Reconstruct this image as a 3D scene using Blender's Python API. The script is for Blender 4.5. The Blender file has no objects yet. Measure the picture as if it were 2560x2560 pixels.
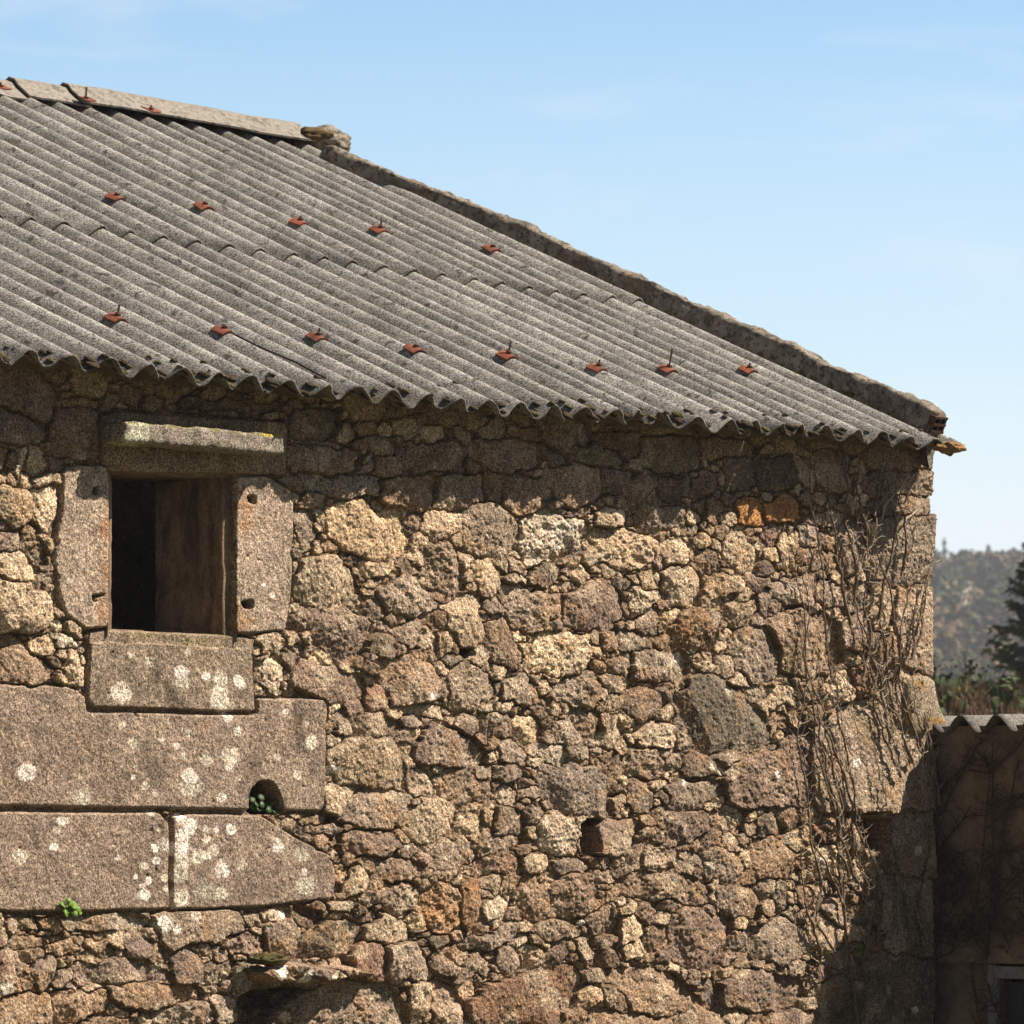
import bpy, bmesh, math, random
import numpy as np
from mathutils import Vector, Matrix, noise as mnoise

random.seed(7)
rng = np.random.default_rng(11)
scene = bpy.context.scene
COL = scene.collection

# ------------------------------------------------------------------ frame of the place
F, YH, XC, N0 = 12118.0, 2104.0, 1280.0, 2560.0      # surveyed focal length (px), eye-level line, centre, photo size
TH, PHI = math.radians(47.087), math.radians(23.33)   # wall heading, roof pitch
CAMZ = 2.2
D = np.array([math.cos(TH), math.sin(TH), 0.0])       # along the wall, to the right and away
NN = np.array([-math.sin(TH), math.cos(TH), 0.0])     # into the wall
ZZ = np.array([0.0, 0.0, 1.0])
CAM = np.array([0.0, 0.0, CAMZ])
EAVE = CAM + np.array([(450-XC)/F*17.0, 17.0, (YH-911)/F*17.0])   # a crest of the eave line
OVER = 0.207                                          # eave overhang
SL = NN*math.cos(PHI) + ZZ*math.sin(PHI)              # up the slope
RN = -NN*math.sin(PHI) + ZZ*math.cos(PHI)             # roof normal
PITCH = 0.177
O = EAVE + NN*OVER
O = np.array([O[0], O[1], CAMZ])                      # wall-plane origin at eye level

def ray(x, y):
    return np.array([(x-XC)/F, 1.0, (YH-y)/F])
def hit(x, y, P, n):
    r = ray(x, y)
    return CAM + r*((P-CAM)@n)/(r@n)
def wall_uv(x, y, w=0.0):
    """survey: where a sight line meets the wall face (w metres proud of it)"""
    q = hit(x, y, O - NN*w, NN) - O
    return float(q@D), float(q[2])
def roof_us(x, y, h=0.0):
    q = hit(x, y, EAVE + RN*h, RN) - EAVE
    return float(q@D), float(q@SL)
def WP(u, v, w=0.0):
    return O + D*u + ZZ*v - NN*w
def RP(u, s, h=0.0):
    return EAVE + D*u + SL*s + RN*h

# ------------------------------------------------------------------ object helpers
def link(o, parent=None):
    COL.objects.link(o)
    if parent is not None: o.parent = parent
    return o
def empty(name, loc=None, parent=None):
    o = bpy.data.objects.new(name, None); o.empty_display_size = .2
    if loc is not None: o.location = Vector(loc)
    return link(o, parent)
def tag(o, label=None, cat=None, group=None, kind=None):
    if label: o['label'] = label
    if cat: o['category'] = cat
    if group: o['group'] = group
    if kind: o['kind'] = kind
    return o
def mesh_obj(name, V, Fc, mat, parent=None, smooth=True, cols=None, origin=None):
    """V (n,3) world points; Fc list of faces or (m,4) array"""
    V = np.asarray(V, dtype=np.float32)
    org = np.array(origin if origin is not None else (0, 0, 0), dtype=np.float32)
    par = np.zeros(3, dtype=np.float32)
    p = parent
    while p is not None:
        par += np.array(p.location, dtype=np.float32); p = p.parent
    me = bpy.data.meshes.new(name)
    Vl = V - org
    if isinstance(Fc, np.ndarray):
        nf, k = Fc.shape
        me.vertices.add(len(V)); me.vertices.foreach_set('co', Vl.ravel())
        me.loops.add(nf*k); me.loops.foreach_set('vertex_index', Fc.astype(np.int32).ravel())
        me.polygons.add(nf); me.polygons.foreach_set('loop_start', np.arange(0, nf*k, k, dtype=np.int32))
        me.update(calc_edges=True)
    else:
        me.from_pydata(Vl.tolist(), [], Fc); me.update()
    if smooth: me.polygons.foreach_set('use_smooth', np.ones(len(me.polygons), dtype=bool))
    if cols is not None:
        a = me.attributes.new('Col', 'FLOAT_COLOR', 'POINT')
        c4 = np.ones((len(V), 4), dtype=np.float32); c4[:, :3] = cols
        a.data.foreach_set('color', c4.ravel())
    if mat is not None:
        for m in (mat if isinstance(mat, (list, tuple)) else [mat]): me.materials.append(m)
    o = bpy.data.objects.new(name, me)
    o.location = Vector((org - par).tolist())
    return link(o, parent)

class MB:
    def __init__(s): s.V = []; s.F = []
    def add(s, V, Fc):
        b = len(s.V); s.V += [tuple(map(float, v)) for v in V]; s.F += [tuple(b+i for i in f) for f in Fc]
    def box(s, P, ax, ay, az):
        P, ax, ay, az = map(np.asarray, (P, ax, ay, az))
        c = [P + ax*i + ay*j + az*k for k in (0, 1) for j in (0, 1) for i in (0, 1)]
        s.add(c, [(0, 2, 3, 1), (4, 5, 7, 6), (0, 1, 5, 4), (2, 6, 7, 3), (0, 4, 6, 2), (1, 3, 7, 5)])
    def tube(s, pts, rad, n=5):
        pts = [np.asarray(p, float) for p in pts]
        if len(pts) < 2: return
        V = []; L = len(pts)
        ref = np.array([.31, .2, .93])
        for i, p in enumerate(pts):
            t = pts[min(i+1, L-1)] - pts[max(i-1, 0)]; t = t/(np.linalg.norm(t)+1e-9)
            a = np.cross(t, ref); a /= (np.linalg.norm(a)+1e-9); b = np.cross(t, a)
            r = rad[i] if hasattr(rad, '__len__') else rad
            for k in range(n):
                th = 2*math.pi*k/n
                V.append(p + (a*math.cos(th)+b*math.sin(th))*r)
        Fc = [(i*n+k, i*n+(k+1) % n, (i+1)*n+(k+1) % n, (i+1)*n+k) for i in range(L-1) for k in range(n)]
        Fc.append(tuple(range(n))); Fc.append(tuple((L-1)*n+k for k in range(n-1, -1, -1)))
        s.add(V, Fc)
    def build(s, name, mat, parent=None, smooth=True, origin=None):
        return mesh_obj(name, np.array(s.V), s.F, mat, parent, smooth, origin=origin)

# ------------------------------------------------------------------ materials
def new_mat(name, rough=.9):
    m = bpy.data.materials.new(name); m.use_nodes = True
    nt = m.node_tree; b = nt.nodes['Principled BSDF']
    b.inputs['Roughness'].default_value = rough
    b.inputs['Specular IOR Level'].default_value = .25
    return m, nt, b
def nd(nt, typ, **kw):
    n = nt.nodes.new(typ)
    for k, v in kw.items():
        if k.startswith('i_'): n.inputs[k[2:].replace('_', ' ')].default_value = v
        else: setattr(n, k, v)
    return n
def noise_n(nt, vec, scale, detail=4, rough=.6, dist=0):
    n = nd(nt, 'ShaderNodeTexNoise', i_Scale=scale, i_Detail=detail, i_Roughness=rough, i_Distortion=dist)
    nt.links.new(vec, n.inputs['Vector']); return n.outputs['Fac']
def ramp(nt, fac, stops):
    r = nd(nt, 'ShaderNodeValToRGB'); el = r.color_ramp.elements
    while len(el) < len(stops): el.new(.5)
    for e, (p, c) in zip(el, stops):
        e.position = p; e.color = (c, c, c, 1) if not hasattr(c, '__len__') else (*c, 1)
    nt.links.new(fac, r.inputs['Fac']); return r.outputs['Color']
def mix(nt, a, b, fac, mode='MIX'):
    m = nd(nt, 'ShaderNodeMix', data_type='RGBA', blend_type=mode)
    for s, v in ((m.inputs[0], fac), (m.inputs[6], a), (m.inputs[7], b)):
        if hasattr(v, 'node'): nt.links.new(v, s)
        elif hasattr(v, '__len__'): s.default_value = (*v, 1)
        else: s.default_value = v
    return m.outputs[2]
def bump(nt, b, h, dist, strength=1.0, prev=None):
    n = nd(nt, 'ShaderNodeBump', i_Distance=dist, i_Strength=strength)
    nt.links.new(h, n.inputs['Height'])
    if prev is not None: nt.links.new(prev, n.inputs['Normal'])
    nt.links.new(n.outputs['Normal'], b.inputs['Normal']); return n.outputs['Normal']
def geo_pos(nt):
    return nd(nt, 'ShaderNodeNewGeometry').outputs['Position']

# granite of the wall: albedo from the stones, crystal grain from noise
def granite(name, use_col=True, base=(.25, .2, .15), grain=1.0, bumpd=.006):
    m, nt, b = new_mat(name, .92)
    P = geo_pos(nt)
    if use_col:
        c = nd(nt, 'ShaderNodeAttribute', attribute_name='Col').outputs['Color']
    else:
        c = mix(nt, base, tuple(x*.55 for x in base), ramp(nt, noise_n(nt, P, 6, 5), [(.35, 0), (.65, 1)]))
    g1 = noise_n(nt, P, 165, 2, .8)
    g2 = noise_n(nt, P, 60, 4, .75)
    sp = ramp(nt, g1, [(.36, .20), (.46, .80), (.54, 1.15), (.65, 2.1)])
    c = mix(nt, c, sp, 1.0*grain, 'MULTIPLY')
    sp2 = ramp(nt, g2, [(.33, .42), (.5, 1.02), (.66, 1.5)])
    c = mix(nt, c, sp2, .75*grain, 'MULTIPLY')
    nt.links.new(c, b.inputs['Base Color'])
    n1 = bump(nt, b, g2, bumpd, 1.0)
    bump(nt, b, g1, bumpd*.45, 1.0, n1)
    return m
M_STONE = granite('rubble_granite')
M_BLOCK = granite('dressed_granite', bumpd=.004)
M_JAMB = granite('window_granite', bumpd=.004)
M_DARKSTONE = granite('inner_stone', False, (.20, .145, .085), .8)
def mat_reveal():
    m, nt, b = new_mat('stained_reveal', .9)
    P = geo_pos(nt); mpn = nd(nt, 'ShaderNodeMapping'); mpn.inputs['Scale'].default_value = (10, 10, 3.6); nt.links.new(P, mpn.inputs['Vector'])
    a = noise_n(nt, mpn.outputs[0], 1.6, 5, .7); g = noise_n(nt, P, 120, 3, .8)
    c = mix(nt, (.30, .205, .125), (.11, .075, .05), ramp(nt, a, [(.38, 0), (.62, 1)]))
    c = mix(nt, c, ramp(nt, g, [(.35, .5), (.62, 1.5)]), .8, 'MULTIPLY')
    nt.links.new(c, b.inputs['Base Color']); bump(nt, b, g, .003); return m
M_REVEAL = mat_reveal()
def mat_coping():
    m, nt, b = new_mat('coping_mortar', .95)
    P = geo_pos(nt); a = noise_n(nt, P, 9, 6, .75, .3); c2 = noise_n(nt, P, 38, 5, .75); d = noise_n(nt, P, 3.2, 4, .6)
    c = mix(nt, (.36, .315, .255), (.19, .165, .13), ramp(nt, a, [(.42, 0), (.56, 1)]))
    c = mix(nt, c, (.06, .045, .032), ramp(nt, c2, [(.50, 0), (.60, .9)]))
    c = mix(nt, c, (.24, .15, .08), ramp(nt, d, [(.56, 0), (.66, .5)]))
    nt.links.new(c, b.inputs['Base Color']); n1 = bump(nt, b, a, .03); bump(nt, b, c2, .012, 1, n1)
    return m
M_COPING = mat_coping()

def mat_fibre():
    m, nt, b = new_mat('fibre_cement', .9)
    P = geo_pos(nt)
    g1 = noise_n(nt, P, 150, 2, .8); g2 = noise_n(nt, P, 45, 3, .7); g3 = noise_n(nt, P, 5, 5, .65)
    c = mix(nt, (.052, .050, .047), (.44, .428, .405), ramp(nt, g1, [(.38, 0), (.60, 1)]))
    c = mix(nt, c, (.10, .093, .085), ramp(nt, g2, [(.55, 0), (.68, .75)]))
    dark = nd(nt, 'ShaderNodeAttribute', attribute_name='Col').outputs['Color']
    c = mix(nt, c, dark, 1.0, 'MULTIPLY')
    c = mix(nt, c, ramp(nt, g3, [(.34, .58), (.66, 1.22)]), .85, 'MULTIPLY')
    lc = noise_n(nt, P, 13, 6, .72)
    c = mix(nt, c, (.50, .48, .42), ramp(nt, lc, [(.60, 0), (.70, .45)]))
    sp = noise_n(nt, P, 22, 3, .6)
    c = mix(nt, c, (.045, .04, .035), ramp(nt, sp, [(.61, 0), (.67, .85)]))
    nt.links.new(c, b.inputs['Base Color'])
    bump(nt, b, g1, .002, .8)
    return m
M_FIBRE = mat_fibre()
def simple(name, c1, c2, scale=20, rough=.9, bd=.004, lo=.35, hi=.65):
    m, nt, b = new_mat(name, rough)
    P = geo_pos(nt); g = noise_n(nt, P, scale, 5, .65)
    nt.links.new(mix(nt, c1, c2, ramp(nt, g, [(lo, 0), (hi, 1)])), b.inputs['Base Color'])
    bump(nt, b, noise_n(nt, P, scale*2.5, 3), bd)
    return m
M_CAP = None
def mat_cap():
    m, nt, b = new_mat('ridge_cap_cement', .85)
    P = geo_pos(nt)
    c = mix(nt, (.17, .155, .13), (.29, .265, .225), ramp(nt, noise_n(nt, P, 60, 4), [(.35, 0), (.65, 1)]))
    c = mix(nt, c, (.12, .10, .08), ramp(nt, noise_n(nt, P, 26, 3, .6), [(.55, 0), (.61, .85)]))
    nt.links.new(c, b.inputs['Base Color']); bump(nt, b, noise_n(nt, P, 80, 3), .003)
    return m
M_CAP = mat_cap()
M_RUST = simple('rusty_steel', (.30, .085, .038), (.10, .035, .024), 18, .8, .001)
M_STUD = simple('rusted_bolt', (.07, .03, .02), (.12, .05, .03), 80, .8, .001)
M_MOSS = simple('moss', (.12, .095, .03), (.05, .05, .018), 55, 1, .01)
M_MOSSB = simple('brown_moss', (.085, .055, .03), (.04, .033, .02), 60, 1, .01)
M_LICHEN = simple('orange_lichen', (.42, .21, .05), (.20, .13, .07), 40, 1, .008, .3, .6)
M_TWIG = simple('dry_vine_bark', (.44, .37, .28), (.28, .21, .145), 40, .85, .001)
M_TWIGD = simple('vine_bark', (.19, .14, .095), (.10, .07, .05), 40, .85, .001)
M_LEAF = simple('fresh_leaf', (.16, .26, .03), (.07, .15, .02), 50, .5, .001)
M_LEAFD = simple('pennywort_leaf', (.05, .10, .03), (.03, .065, .02), 50, .5, .001)
M_BRICK = simple('clay_brick', (.10, .05, .036), (.06, .035, .028), 40, .9, .003)
M_TWIGS = simple('shade_vine_bark', (.085, .06, .045), (.045, .032, .025), 40, .85, .001)
M_BLACK = simple('unlit_black', (.015, .013, .012), (.01, .009, .008), 10, 1)  # black standing in for darkness in the room, gaps and hollows
M_WOOD = simple('grey_blue_wood', (.30, .305, .33), (.18, .185, .20), 30, .8, .003)
M_PANEL = simple('weathered_panel', (.045, .05, .065), (.03, .033, .042), 25, .7, .003)

def mat_render():
    m, nt, b = new_mat('old_cement_render', .9)
    P = geo_pos(nt)
    c = mix(nt, (.29, .225, .165), (.14, .108, .078), ramp(nt, noise_n(nt, P, 4, 6, .65), [(.35, 0), (.62, 1)]))
    c = mix(nt, c, (.07, .055, .04), ramp(nt, noise_n(nt, P, 14, 6, .7), [(.52, 0), (.7, .7)]))
    nt.links.new(c, b.inputs['Base Color']); bump(nt, b, noise_n(nt, P, 30, 5), .012)
    return m
M_RENDER = mat_render()

# ------------------------------------------------------------------ the survey of the front wall
SC = 2.2465
TILES = {1: (0, 1000), 2: (0, 1700), 3: (700, 1100), 4: (700, 1700), 5: (1500, 1000), 6: (1500, 1700)}
def pp(tile, s):
    ox, oy = TILES[tile] if tile else (0, 0); k = SC if tile else 1.0
    return [(ox + float(a.split(',')[0])/k, oy + float(a.split(',')[1])/k) for a in s.split()]
# each stone: tone, outline
STONES = {
3: """b 65,30 440,40 420,185 60,165|g 160,205 540,215 560,300 400,320 200,290 140,250|o 560,250 640,210 880,215 885,300 830,390 740,400 560,350
p 690,10 1030,20 1030,170 880,165 720,190 690,140|b 560,80 680,100 670,200 560,200|g 900,210 1130,190 1140,330 1010,380 880,370 890,290
b 1160,190 1280,200 1260,340 1170,320|b 1290,210 1470,230 1490,330 1420,410 1320,420 1265,360|b 1490,170 1790,130 1810,300 1680,360 1560,340 1490,240
p 1080,10 1430,20 1430,150 1290,180 1090,120|d 1450,40 1600,30 1620,110 1540,150 1460,120|d 1640,20 1920,20 1920,160 1660,130|p 1820,170 1990,180 1980,300 1830,290
t 280,390 380,350 480,360 510,400 650,400 720,520 725,640 560,650 400,620 300,560|t 790,420 900,390 1010,420 1000,520 880,580 800,520
g 1060,380 1180,355 1280,400 1335,520 1300,620 1180,645 1050,620 1015,560 1030,470|w 1370,450 1500,420 1700,430 1735,520 1710,640 1560,670 1400,690 1365,600
g 105,395 205,400 215,600 150,620 105,540|t 225,390 275,410 275,520 230,480|t 110,760 160,680 310,650 430,740 455,860 300,940 170,950 80,880
t 480,680 640,680 640,740 490,760|g 830,600 920,590 1010,680 1040,830 960,860 840,800 820,700|t 1050,700 1190,670 1235,740 1230,870 1150,890 1100,800
g 560,860 720,770 860,880 870,960 740,985 600,960|p 200,1040 260,960 390,950 440,1000 500,1000 520,1130 470,1230 350,1220 200,1110
g 1260,810 1370,810 1480,880 1560,890 1555,970 1480,1010 1470,1060 1350,1070 1290,1000|t 900,950 1050,880 1130,890 1130,1100 1090,1160 1030,1160 1000,1080 960,1060 940,990
g 1150,920 1220,900 1255,950 1230,975 1150,960|p 1600,870 1830,800 1910,850 1942,1000 1860,1070 1700,1060 1600,1020
C 1420,1130 1560,1090 1720,1090 1755,1190 1700,1290 1580,1340 1440,1290 1410,1230|p 660,1060 760,1010 815,1070 800,1140 750,1180 650,1130
g 560,1030 640,1050 640,1110 560,1090|b 1160,1040 1270,1000 1310,1080 1350,1180 1340,1280 1230,1260 1150,1150|t 895,1090 940,1080 990,1150 900,1210
p 100,1280 130,1230 330,1290 480,1340 490,1410 430,1460 250,1450 90,1380|g 540,1240 760,1225 870,1290 930,1400 900,1450 650,1480 600,1400
g 970,1280 1060,1260 1150,1300 1215,1380 1210,1450 1110,1500 980,1490 960,1400|g 1260,1370 1370,1310 1440,1380 1470,1500 1310,1490 1260,1450
g 1580,1400 1730,1310 1840,1420 1820,1470 1680,1500 1570,1450|t 880,1250 960,1240 970,1290 900,1310|t 700,1490 930,1500 940,1550 850,1560 720,1520
b 430,1590 560,1530 640,1540 660,1620 540,1660 430,1660|g 690,1570 760,1550 800,1610 700,1620|p 1140,1545 1260,1540 1310,1620 1300,1660 1160,1650
C 1300,1560 1490,1590 1510,1660 1380,1690 1320,1640|g 1560,1590 1650,1580 1720,1650 1690,1710 1560,1680|b 1770,1600 1880,1560 1930,1640 1850,1700
g 1240,1690 1300,1680 1380,1760 1340,1810 1250,1790|w 1460,1710 1610,1700 1620,1800 1540,1830 1460,1770|g 1630,1730 1740,1730 1750,1790 1640,1790|b 1800,1780 1890,1760 1932,1850 1860,1890
t 1770,700 1850,700 1900,740 1830,780|g 1640,1090 1700,1070 1720,1090|g 310,1530 380,1520 410,1640 330,1660""",
4: """t 290,390 470,330 590,320 670,400 700,500 690,600 550,590 350,580 290,460|p 745,385 870,250 1010,280 1130,340 1165,430 1080,490 900,470 770,450
g 730,510 800,490 875,590 860,640 740,640|g 890,580 960,510 1080,520 1200,600 1205,680 1080,700 950,680|g 1200,490 1320,480 1370,540 1260,570 1200,540
g 1470,500 1560,480 1790,510 1920,600 1900,720 1780,765 1600,740 1490,640|b 1380,495 1450,500 1460,545 1400,550|p 1350,570 1450,570 1440,610 1370,620
w 1230,620 1300,590 1355,650 1330,690 1240,690|t 270,600 480,600 390,660 340,740 260,720|g 370,720 450,640 640,610 740,650 700,720 690,830 510,830 380,790
t 700,760 790,680 880,660 980,720 990,810 940,880 800,890 720,850|g 1230,720 1340,710 1390,770 1380,860 1240,860 1215,800
w 1480,760 1570,750 1680,800 1680,900 1650,980 1540,960 1460,920 1460,830|g 130,800 330,760 340,830 270,870 130,850|p 290,880 430,840 640,870 690,940 600,975 450,970 290,960
t 1000,790 1090,750 1150,840 1100,900 1010,880|g 1190,890 1290,860 1400,900 1280,990 1180,980|g 840,960 960,895 1090,930 1100,990 1000,1110 900,1120 830,1040
b 530,1020 790,1010 810,1080 730,1130 560,1120|t 320,1110 440,1040 510,1100 500,1170 340,1220|r 1110,1010 1350,1000 1365,1090 1170,1100 1110,1070
t 1375,990 1510,980 1510,1080 1420,1090 1375,1040|g 1530,1010 1740,1010 1740,1070 1570,1090|g 460,1190 770,1150 780,1270 620,1300 470,1260
o 800,1210 920,1130 1010,1200 1010,1360 930,1420 850,1400 790,1290|o 1020,1130 1140,1120 1150,1200 1100,1350 1060,1410 1025,1330 1030,1220
w 1150,1290 1200,1240 1250,1220 1300,1290 1270,1350 1160,1350|b 1350,1130 1420,1090 1500,1150 1530,1260 1460,1340 1360,1310
b 1560,1170 1620,1100 1740,1110 1810,1260 1720,1310 1600,1310 1540,1250|g 1760,1070 1860,1060 1880,1130 1780,1130
d 130,1440 260,1380 400,1350 460,1400 430,1480 320,1530 140,1560|t 480,1400 580,1330 720,1350 740,1440 600,1480 480,1460|d 830,1460 980,1440 990,1500 880,1520
g 1020,1480 1200,1420 1330,1380 1330,1440 1180,1500 1080,1530|g 1420,1400 1540,1340 1700,1380 1690,1430 1500,1460|g 1820,1310 1890,1290 1920,1400 1870,1430
p 1660,1460 1760,1440 1900,1480 1910,1540 1800,1590 1700,1580|r 380,1560 470,1490 580,1510 590,1680 520,1690 420,1640
g 605,1500 700,1470 790,1490 840,1600 890,1680 640,1700 605,1640|g 1020,1590 1140,1550 1190,1600 1180,1660 1040,1680|g 1220,1510 1330,1490 1360,1600 1280,1660 1230,1600
t 1380,1510 1490,1500 1520,1600 1390,1620|R 1080,1790 1180,1720 1400,1660 1640,1620 1700,1680 1660,1820 1560,1940 1120,1950 1070,1860
g 860,1710 1030,1740 1060,1850 1010,2000 870,2000|t 740,1720 850,1720 850,1880 760,2000|g 90,1840 180,1740 340,1710 620,1710 720,1830 750,2000 90,2000
g 1720,1640 1830,1600 1850,1690 1740,1710|t 1700,1740 1820,1750 1810,1810 1700,1850|g 70,1290 230,1280 240,1350 100,1370|g 270,1250 430,1240 420,1290 290,1300
b 1820,1700 1932,1650 1990,1760 1950,1860 1840,1820|g 1200,1600 1215,1650 1240,1640""",
5: """w -30,620 0,600 150,600 165,700 80,720 -20,700|t -60,790 0,735 320,755 335,880 190,945 30,925 -50,870
O 760,570 900,580 925,640 900,700 820,690 770,670|O 930,590 1050,530 1130,560 1130,660 960,690 930,640|g 200,620 270,590 450,610 490,680 480,720 300,745 220,700
d 340,440 500,450 530,500 470,560 350,550|t 350,820 470,790 520,840 500,910 380,920|t 530,770 590,735 640,800 570,830|p 550,860 650,860 680,950 560,970
t 720,770 800,750 890,880 880,960 770,950 700,860|t 920,840 980,820 1010,900 930,890|t 1000,760 1050,740 1050,950 1000,930|t 1070,740 1110,740 1110,950 1070,950
t 370,960 520,950 570,1010 560,1150 400,1150 370,1050|C 590,990 700,970 800,1010 790,1080 600,1110|p 820,990 950,1010 950,1080 850,1080|t 200,980 290,960 360,1050 240,1050
C 155,1040 330,1080 330,1130 240,1210 180,1180|g 960,1010 1210,1000 1220,1140 1060,1150 960,1110|t 700,1140 830,1130 870,1200 830,1280 720,1270
o 390,1300 450,1220 560,1170 660,1290 650,1390 530,1400 400,1380|g 600,1190 680,1200 660,1260 610,1240|g 230,1200 300,1170 330,1250 320,1330 250,1300 210,1250
g 740,1350 840,1270 940,1290 1000,1400 990,1550 870,1590 760,1520|b 940,1230 1080,1190 1300,1230 1348,1300 1348,1480 1180,1540 1010,1500 1010,1400
g 200,1420 350,1405 490,1440 540,1520 480,1580 190,1590|g 100,1310 240,1310 270,1380 110,1400|g 20,1460 120,1460 170,1550 40,1540
p 140,1650 250,1590 330,1660 320,1750 220,1800 150,1750|t 430,1590 540,1600 520,1650 440,1650|b 600,570 700,560 640,700 600,690
d 700,330 860,320 860,520 720,500|d 880,340 1100,330 1120,480 900,520|b -20,180 240,200 230,330 -10,320|d 250,210 560,220 550,400 260,400|b 580,220 900,240 870,310 600,330
g 1120,700 1230,700 1230,800 1120,800|t 930,1620 1080,1600 1110,1700 960,1720|g 900,1010 945,1090 940,1200 880,1180""",
6: """d 560,-10 700,0 790,90 910,170 960,270 900,360 700,400 560,400 480,250 420,110|d 420,210 470,240 550,390 430,390
t 0,220 110,210 145,300 90,380 0,350|t 190,290 270,225 400,260 425,340 380,390 230,380
p 705,540 780,450 960,410 1090,300 1190,280 1190,700 850,710 740,680|G 1200,280 1350,180 1480,110 1600,40 1890,30 1900,715 1200,705
b 440,430 620,430 700,470 690,530 460,540|g 650,410 740,400 790,430 720,470|p 160,410 300,395 350,470 350,550 170,550 150,480
t 10,440 100,420 140,500 90,545 20,520|t -20,550 100,570 140,660 110,740 0,740|g 180,570 270,560 300,640 290,740 190,740 160,650
g 370,620 480,580 690,580 690,640 620,710 400,740|p 370,760 500,725 610,760 615,850 500,910 380,880|t 640,760 820,750 790,830 650,830
p 960,730 1100,730 1150,820 1060,850 1000,790|t 820,810 890,790 910,850 830,870|w 690,870 760,870 810,950 720,950
b 850,950 900,890 1000,890 1080,960 1090,1070 1030,1110 900,1110 860,1030|g 490,960 570,960 580,1090 510,1040|g 590,980 680,950 800,1000 810,1080 760,1130 600,1120
g 240,980 360,950 460,970 450,1040 330,1055 240,1040|t 1150,960 1300,940 1480,980 1490,1080 1400,1130 1220,1120
b 100,1140 200,1090 280,1090 420,1120 600,1160 620,1230 540,1260 350,1230 130,1200|g 680,1170 830,1150 910,1240 890,1310 760,1320 660,1260
g 970,1140 1040,1130 1050,1290 990,1330|b 1120,1170 1240,1160 1250,1300 1130,1290|p 400,1340 540,1270 600,1320 760,1350 730,1440 650,1620 560,1630 440,1560 400,1440
g 820,1380 1040,1350 1170,1400 1180,1540 1000,1590 880,1540|t 1190,1330 1270,1320 1370,1400 1280,1540 1200,1500
b 40,1680 170,1600 300,1640 420,1640 530,1720 550,1810 400,1880 200,1860 70,1800|p 680,1700 880,1640 1150,1680 1160,1760 1060,1830 880,1870 700,1830
g 580,1700 640,1690 660,1820 590,1810|b -60,1450 60,1440 120,1520 80,1590 -40,1590|g -80,1330 60,1270 140,1370 100,1430 0,1420|t 150,1480 230,1440 270,1520 250,1560 160,1550
g -50,960 -60,860 20,790 180,785 235,830 200,930 140,985 30,970|d 1230,1720 1330,1660 1460,1700 1460,1990 1190,1990|G 1650,745 1890,735 1890,1100 1700,1080 1660,960
G 1560,1110 1890,1120 1890,1540 1600,1530|d 1480,1560 1890,1560 1890,1990 1480,1990|b -20,1860 180,1880 400,1900 400,1990 0,1990
t 200,60 180,10 300,0 310,50|b 20,1080 -120,1000 0,1000""",
1: """p -20,40 230,60 270,120 260,240 60,240 -20,220|p 290,70 550,60 560,330 330,330 280,270|t -20,470 160,500 180,680 60,680 -20,640
t 190,490 310,520 320,620 260,750 190,620|d 120,720 200,720 270,830 260,910 180,880 110,800|t -30,850 140,840 240,960 220,1010 -30,980
t -60,1020 120,1010 270,1110 320,1230 240,1290 -60,1290|b 10,1340 110,1320 210,1420 300,1530 250,1600 80,1590 20,1450|w 300,1310 410,1310 440,1380 340,1390
t 90,280 150,280 140,380 100,430|t 170,280 250,290 280,410 170,400|t 200,430 320,440 320,480 200,470|t -30,410 50,420 40,460 -30,470|t 370,1400 440,1400 480,1590 370,1590
w 1470,1460 1590,1470 1600,1640 1470,1620|d 1640,60 1910,60 1900,190 1660,200|d 960,-10 1300,0 1580,20 1560,60 960,40|b 330,0 560,10 560,50 340,40""",
2: """G 880,1310 1340,1300 1370,1430 1200,1480 960,1500 900,1420|g 1390,1310 1460,1310 1460,1390 1390,1390|w 1490,1290 1620,1290 1620,1340 1500,1340
g 1640,1290 1800,1280 1810,1350 1680,1360|g 1500,1360 1650,1360 1670,1520 1560,1550 1490,1450|p 430,1600 680,1560 920,1600 930,1670 700,1700 460,1690
g 180,1610 320,1570 340,1660 290,1740 190,1700|r -50,1520 80,1530 120,1640 100,1760 -50,1790|p 960,1560 1060,1520 1130,1570 1130,1690 970,1700
g 1140,1610 1340,1590 1350,1640 1240,1720 1140,1700|b 610,1720 860,1720 1110,1730 1120,1800 960,1830 620,1810|b -40,1800 150,1760 300,1770 300,1990 -40,1990
b 330,1760 590,1750 600,1850 420,1930 340,1930|g 860,1860 1100,1810 1190,1850 1200,1990 870,1990|g 1180,1790 1320,1790 1340,1900 1230,1930
p 700,1430 860,1450 870,1540 720,1550|g 50,1430 240,1440 260,1500 60,1510|g 90,1330 210,1330 240,1390 130,1390|t 480,1450 590,1470 560,1510 480,1490
g 110,1530 250,1530 260,1580 120,1580|g 340,1330 560,1320 800,1340 860,1360 780,1400 400,1390|t 600,1430 690,1420 680,1500 610,1480|b 440,1940 700,1880 780,1940 760,1990 440,1990
g 1700,770 1880,760 1932,800 1830,850 1710,830|g 1870,880 1932,860 1990,930 1930,980 1880,950|t 1880,1060 1932,1040 1980,1100 1950,1200 1900,1190""",
0: """G 2165,1118 2344,1122 2344,1176 2180,1174|g 2230,1180 2344,1185 2344,1232 2240,1238|g 2195,1244 2344,1250 2344,1292 2205,1290|G 2165,1300 2344,1297 2344,1457 2250,1462 2172,1440
G 2248,1472 2344,1476 2344,1678 2264,1670 2242,1560|g 2100,1300 2155,1300 2158,1430 2105,1440|t 2170,1470 2235,1480 2240,1560 2180,1570|b 2168,1600 2235,1590 2250,1670 2180,1690"""}
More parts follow.
